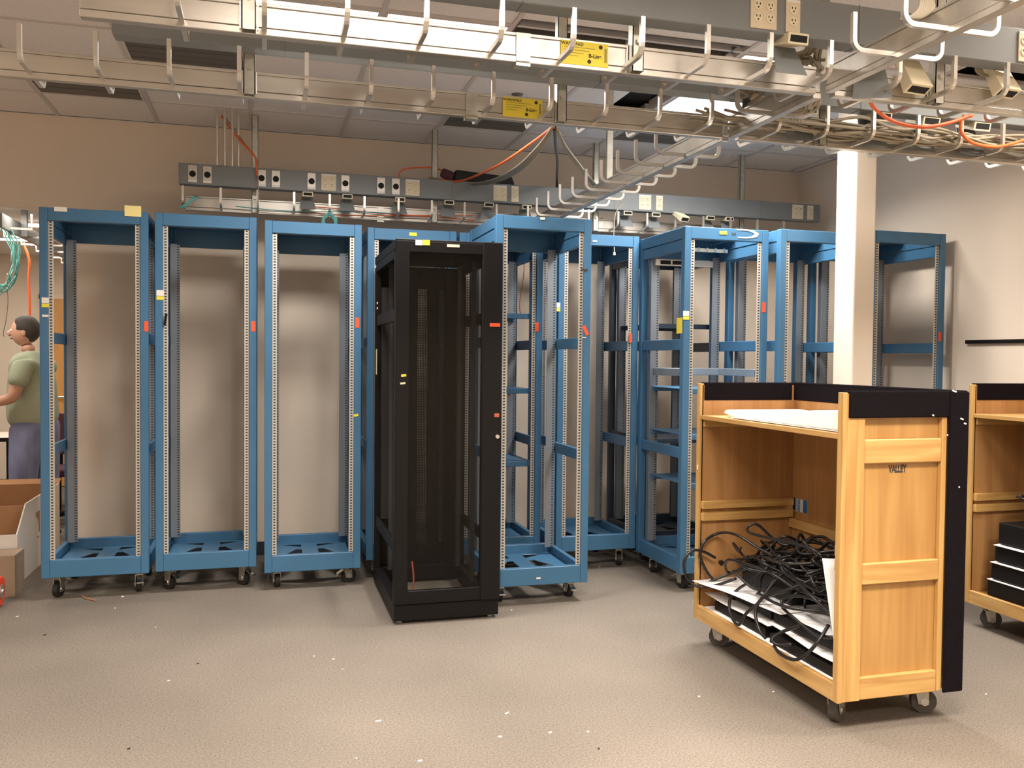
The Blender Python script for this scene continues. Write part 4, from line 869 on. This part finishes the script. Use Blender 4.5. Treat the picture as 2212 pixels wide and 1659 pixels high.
# person: skinned skeleton, facing left and slightly away
def skinned(name, verts, edges, radii, m, parent, root=0, sub=2):
    me = bpy.data.meshes.new(name); o_ = wloc(parent); me.from_pydata([Vector(v)-o_ for v in verts], edges, [])
    o = link(name, me, parent); sk = o.modifiers.new('skin', 'SKIN'); sk.use_smooth_shade = True
    bm = bmesh.new(); bm.from_mesh(me); lay = bm.verts.layers.skin.verify()
    for v, r in zip(bm.verts, radii): v[lay].radius = r if isinstance(r, tuple) else (r, r); v[lay].use_root = False
    bm.verts.ensure_lookup_table(); bm.verts[root][lay].use_root = True; bm.to_mesh(me); bm.free()
    s_ = o.modifiers.new('sub', 'SUBSURF'); s_.levels = s_.render_levels = sub
    me.materials.append(MATS[m]); return o
pc = gy(72, 900, 7.78); PXc, PYc = pc.x, 7.78
pe = thing('person', 'person in a sage green T-shirt and blue jeans standing beyond the opening, facing away', 'person', (PXc, PYc, 0))
B = lambda x, y, z: (PXc+x, PYc+y, z)
# one body: pelvis, spine, neck, head, arms, legs
vs = [B(0, 0, .93), B(0, 0, 1.08), B(.0, .0, 1.25), B(-.005, .0, 1.40), B(-.03, .01, 1.47), B(-.045, .01, 1.54),
      B(-.03, -.10, .88), B(-.045, -.105, .48), B(-.03, -.10, .08), B(-.14, -.11, .04),
      B(.05, .10, .88), B(.06, .105, .48), B(.07, .10, .08), B(-.04, .11, .04),
      B(-.03, -.19, 1.38), B(-.08, -.24, 1.12), B(-.27, -.16, 1.08), B(-.34, -.12, 1.10),
      B(-.0, .19, 1.38), B(.02, .24, 1.12), B(-.18, .2, 1.06), B(-.25, .17, 1.08)]
es = [(0, 1), (1, 2), (2, 3), (3, 4), (4, 5), (0, 6), (6, 7), (7, 8), (8, 9), (0, 10), (10, 11), (11, 12), (12, 13), (3, 14), (14, 15), (15, 16), (16, 17), (3, 18), (18, 19), (19, 20), (20, 21)]
rd_ = [(.10, .11), (.11, .12), (.11, .12), (.08, .10), .055, .055, .095, .066, .045, .035, .095, .066, .045, .035, .062, .047, .036, .028, .062, .047, .036, .028]
skinned('body', vs, es, rd_, 'skin', pe)
hd = MB()
def ellips(mb, c, r, nu=18, nv=12, fn=None):
    vs, fs = [], []
    for i in range(nv+1):
        ph = math.pi*i/nv
        for j in range(nu):
            th = 2*math.pi*j/nu; d = Vector((math.sin(ph)*math.cos(th), math.sin(ph)*math.sin(th), math.cos(ph)))
            k = fn(d) if fn else 1; vs.append(Vector(c)+Vector((d.x*r[0], d.y*r[1], d.z*r[2]))*k)
    for i in range(nv):
        for j in range(nu): fs.append((i*nu+j, i*nu+(j+1) % nu, (i+1)*nu+(j+1) % nu, (i+1)*nu+j))
    return mb.add(vs, fs)
hc = B(-.06, .01, 1.625)
head = part('head', ellips(MB(), hc, (.098, .078, .118), fn=lambda d: 1-.14*max(0, -d.z)*(1 if d.x > 0 else .4)), 'skin', pe, True)
part('nose', ellips(MB(), (hc[0]-.102, hc[1], hc[2]-.01), (.022, .014, .024), 8, 6), 'skin', head, True)
for s in (-1, 1):
    part('ear', ellips(MB(), (hc[0]+.012, hc[1]+s*.08, hc[2]-.005), (.018, .008, .03), 8, 6), 'skin', head, True)
    part('eye', ellips(MB(), (hc[0]-.083, hc[1]+s*.031, hc[2]+.012), (.012, .012, .012), 8, 6), 'white_tag', head, True)
part('mouth', MB().box((hc[0]-.095, hc[1]-.02, hc[2]-.055), (hc[0]-.085, hc[1]+.02, hc[2]-.048)), 'maroon', head)
part('hair', ellips(MB(), (hc[0]+.012, hc[1], hc[2]+.022), (.104, .088, .112), fn=lambda d: 1 if (d.z > -.1 or d.x > .15) and d.x > -.72 else .78), 'hair', pe, True)
# hands
for s, e in ((-1, Vector(B(-.36, -.11, 1.105))), (1, Vector(B(-.27, .165, 1.085)))):
    hv, he, hr = [e, e+Vector((-.06, .01, .0))], [(0, 1)], [.030, .030]
    for k in range(4):
        b0 = e+Vector((-.07, -.027+.018*k, .008)); L = (.026, .030, .029, .022)[k]; q = len(hv)
        hv += [b0, b0+Vector((-L, 0, -.006)), b0+Vector((-L*1.7, .004, -.026)), b0+Vector((-L*1.8, .008, -.045))]; he += [(1, q), (q, q+1), (q+1, q+2), (q+2, q+3)]; hr += [.0095, .009, .0085, .0075]
    q = len(hv); hv += [e+Vector((-.02, -s*.03, .01)), e+Vector((-.055, -s*.045, 0)), e+Vector((-.075, -s*.042, -.012))]; he += [(0, q), (q, q+1), (q+1, q+2)]; hr += [.012, .0105, .009]
    skinned('hand', hv, he, hr, 'skin', pe, sub=1)
# clothes
vs = [B(.0, 0, .85), B(0, 0, 1.02), B(-.01, 0, 1.14), B(.0, .0, 1.27), B(-.005, .0, 1.40), B(-.02, .005, 1.475), B(-.02, -.185, 1.39), B(-.06, -.245, 1.20), B(.0, .185, 1.39), B(.02, .245, 1.20)]
es = [(0, 1), (1, 2), (2, 3), (3, 4), (4, 5), (4, 6), (6, 7), (4, 8), (8, 9)]
skinned('t_shirt', vs, es, [(.195, .20), (.20, .205), (.195, .20), (.18, .195), (.13, .155), .075, .085, .075, .085, .075], 'shirt', pe)
vs = [B(0, 0, .99), B(0, 0, .89), B(-.03, -.10, .78), B(-.05, -.108, .50), B(-.035, -.105, .07), B(.05, .10, .80), B(.06, .108, .50), B(.07, .105, .07)]
es = [(0, 1), (1, 2), (2, 3), (3, 4), (1, 5), (5, 6), (6, 7)]
skinned('jeans', vs, es, [(.16, .17), (.175, .18), .128, .105, .09, .128, .105, .09], 'jeans', pe)
for x_, y_ in ((-.08, -.108), (.03, .108)): ob = part('shoe', ellips(MB(), B(x_, y_, .04), (.145, .055, .045)), 'shoe', pe, True)
pe.scale = (1.03, 1.03, 1.03)

# ------------------------------------------------------------------ litter on the carpet
def scrap(px, py, a, b, rz, m, label, cat='scrap', grp='white paper scraps on the carpet'):
    a *= .8; b *= .7; p = gz(px, py); solid('paper_scrap' if m == 'paper' else 'debris', MB().hexa(*[[(p.x+c*x-s_*y, p.y+s_*x+c*y, z+(zl if (x > 0) else 0)) for x, y in ((-a, -b), (a, -b*.7), (a*.9, b), (-a*.8, b*.9))] for z, zl, c, s_ in ((0, 0, math.cos(rz), math.sin(rz)), (.002, .002, math.cos(rz), math.sin(rz)))]), m, label, cat, group=grp)
LBS = 'small white paper scrap lying on the carpet'
for px, py, a, b, rz in ((817, 1558, .016, .004, 0), (1095, 1541, .014, .004, .5), (1080, 1592, .010, .006, -.7), (1188, 1583, .008, .006, .2), (1270, 1581, .006, .005, 0), (907, 1644, .010, .006, 0), (720, 1424, .006, .005, 0), (678, 1418, .005, .004, 0), (740, 1446, .004, .003, 0), (364, 1471, .008, .003, .4), (265, 1289, .010, .008, 0), (249, 1314, .005, .004, 0), (37, 1332, .009, .007, 0), (336, 1355, .004, .003, 0), (1670, 1495, .006, .004, 0), (1510, 1505, .006, .005, 0), (770, 1638, .004, .003, 0), (1105, 1318, .005, .004, 0), (1295, 1225, .007, .004, 0), (2130, 1500, .006, .003, .3)): scrap(px, py, a, b, rz, 'paper', LBS)
for px, py, a, b, rz in ((96, 1372, .010, .008, .3), (427, 1434, .009, .005, 0), (278, 1618, .007, .006, 0), (1293, 1618, .006, .004, .4)): scrap(px, py, a, b, rz, 'black_soft', 'tiny dark speck of debris on the carpet', 'debris', 'dark specks on the carpet')
cable('brown_wire', [gz(175, 1288)+Vector((0, 0, .005)), gz(185, 1294)+Vector((0, 0, .005)), gz(198, 1297)+Vector((0, 0, .005)), gz(206, 1299)+Vector((0, 0, .005))], .005, 'cardboard', 'short bent brown wire on the carpet in front of the first blue rack')
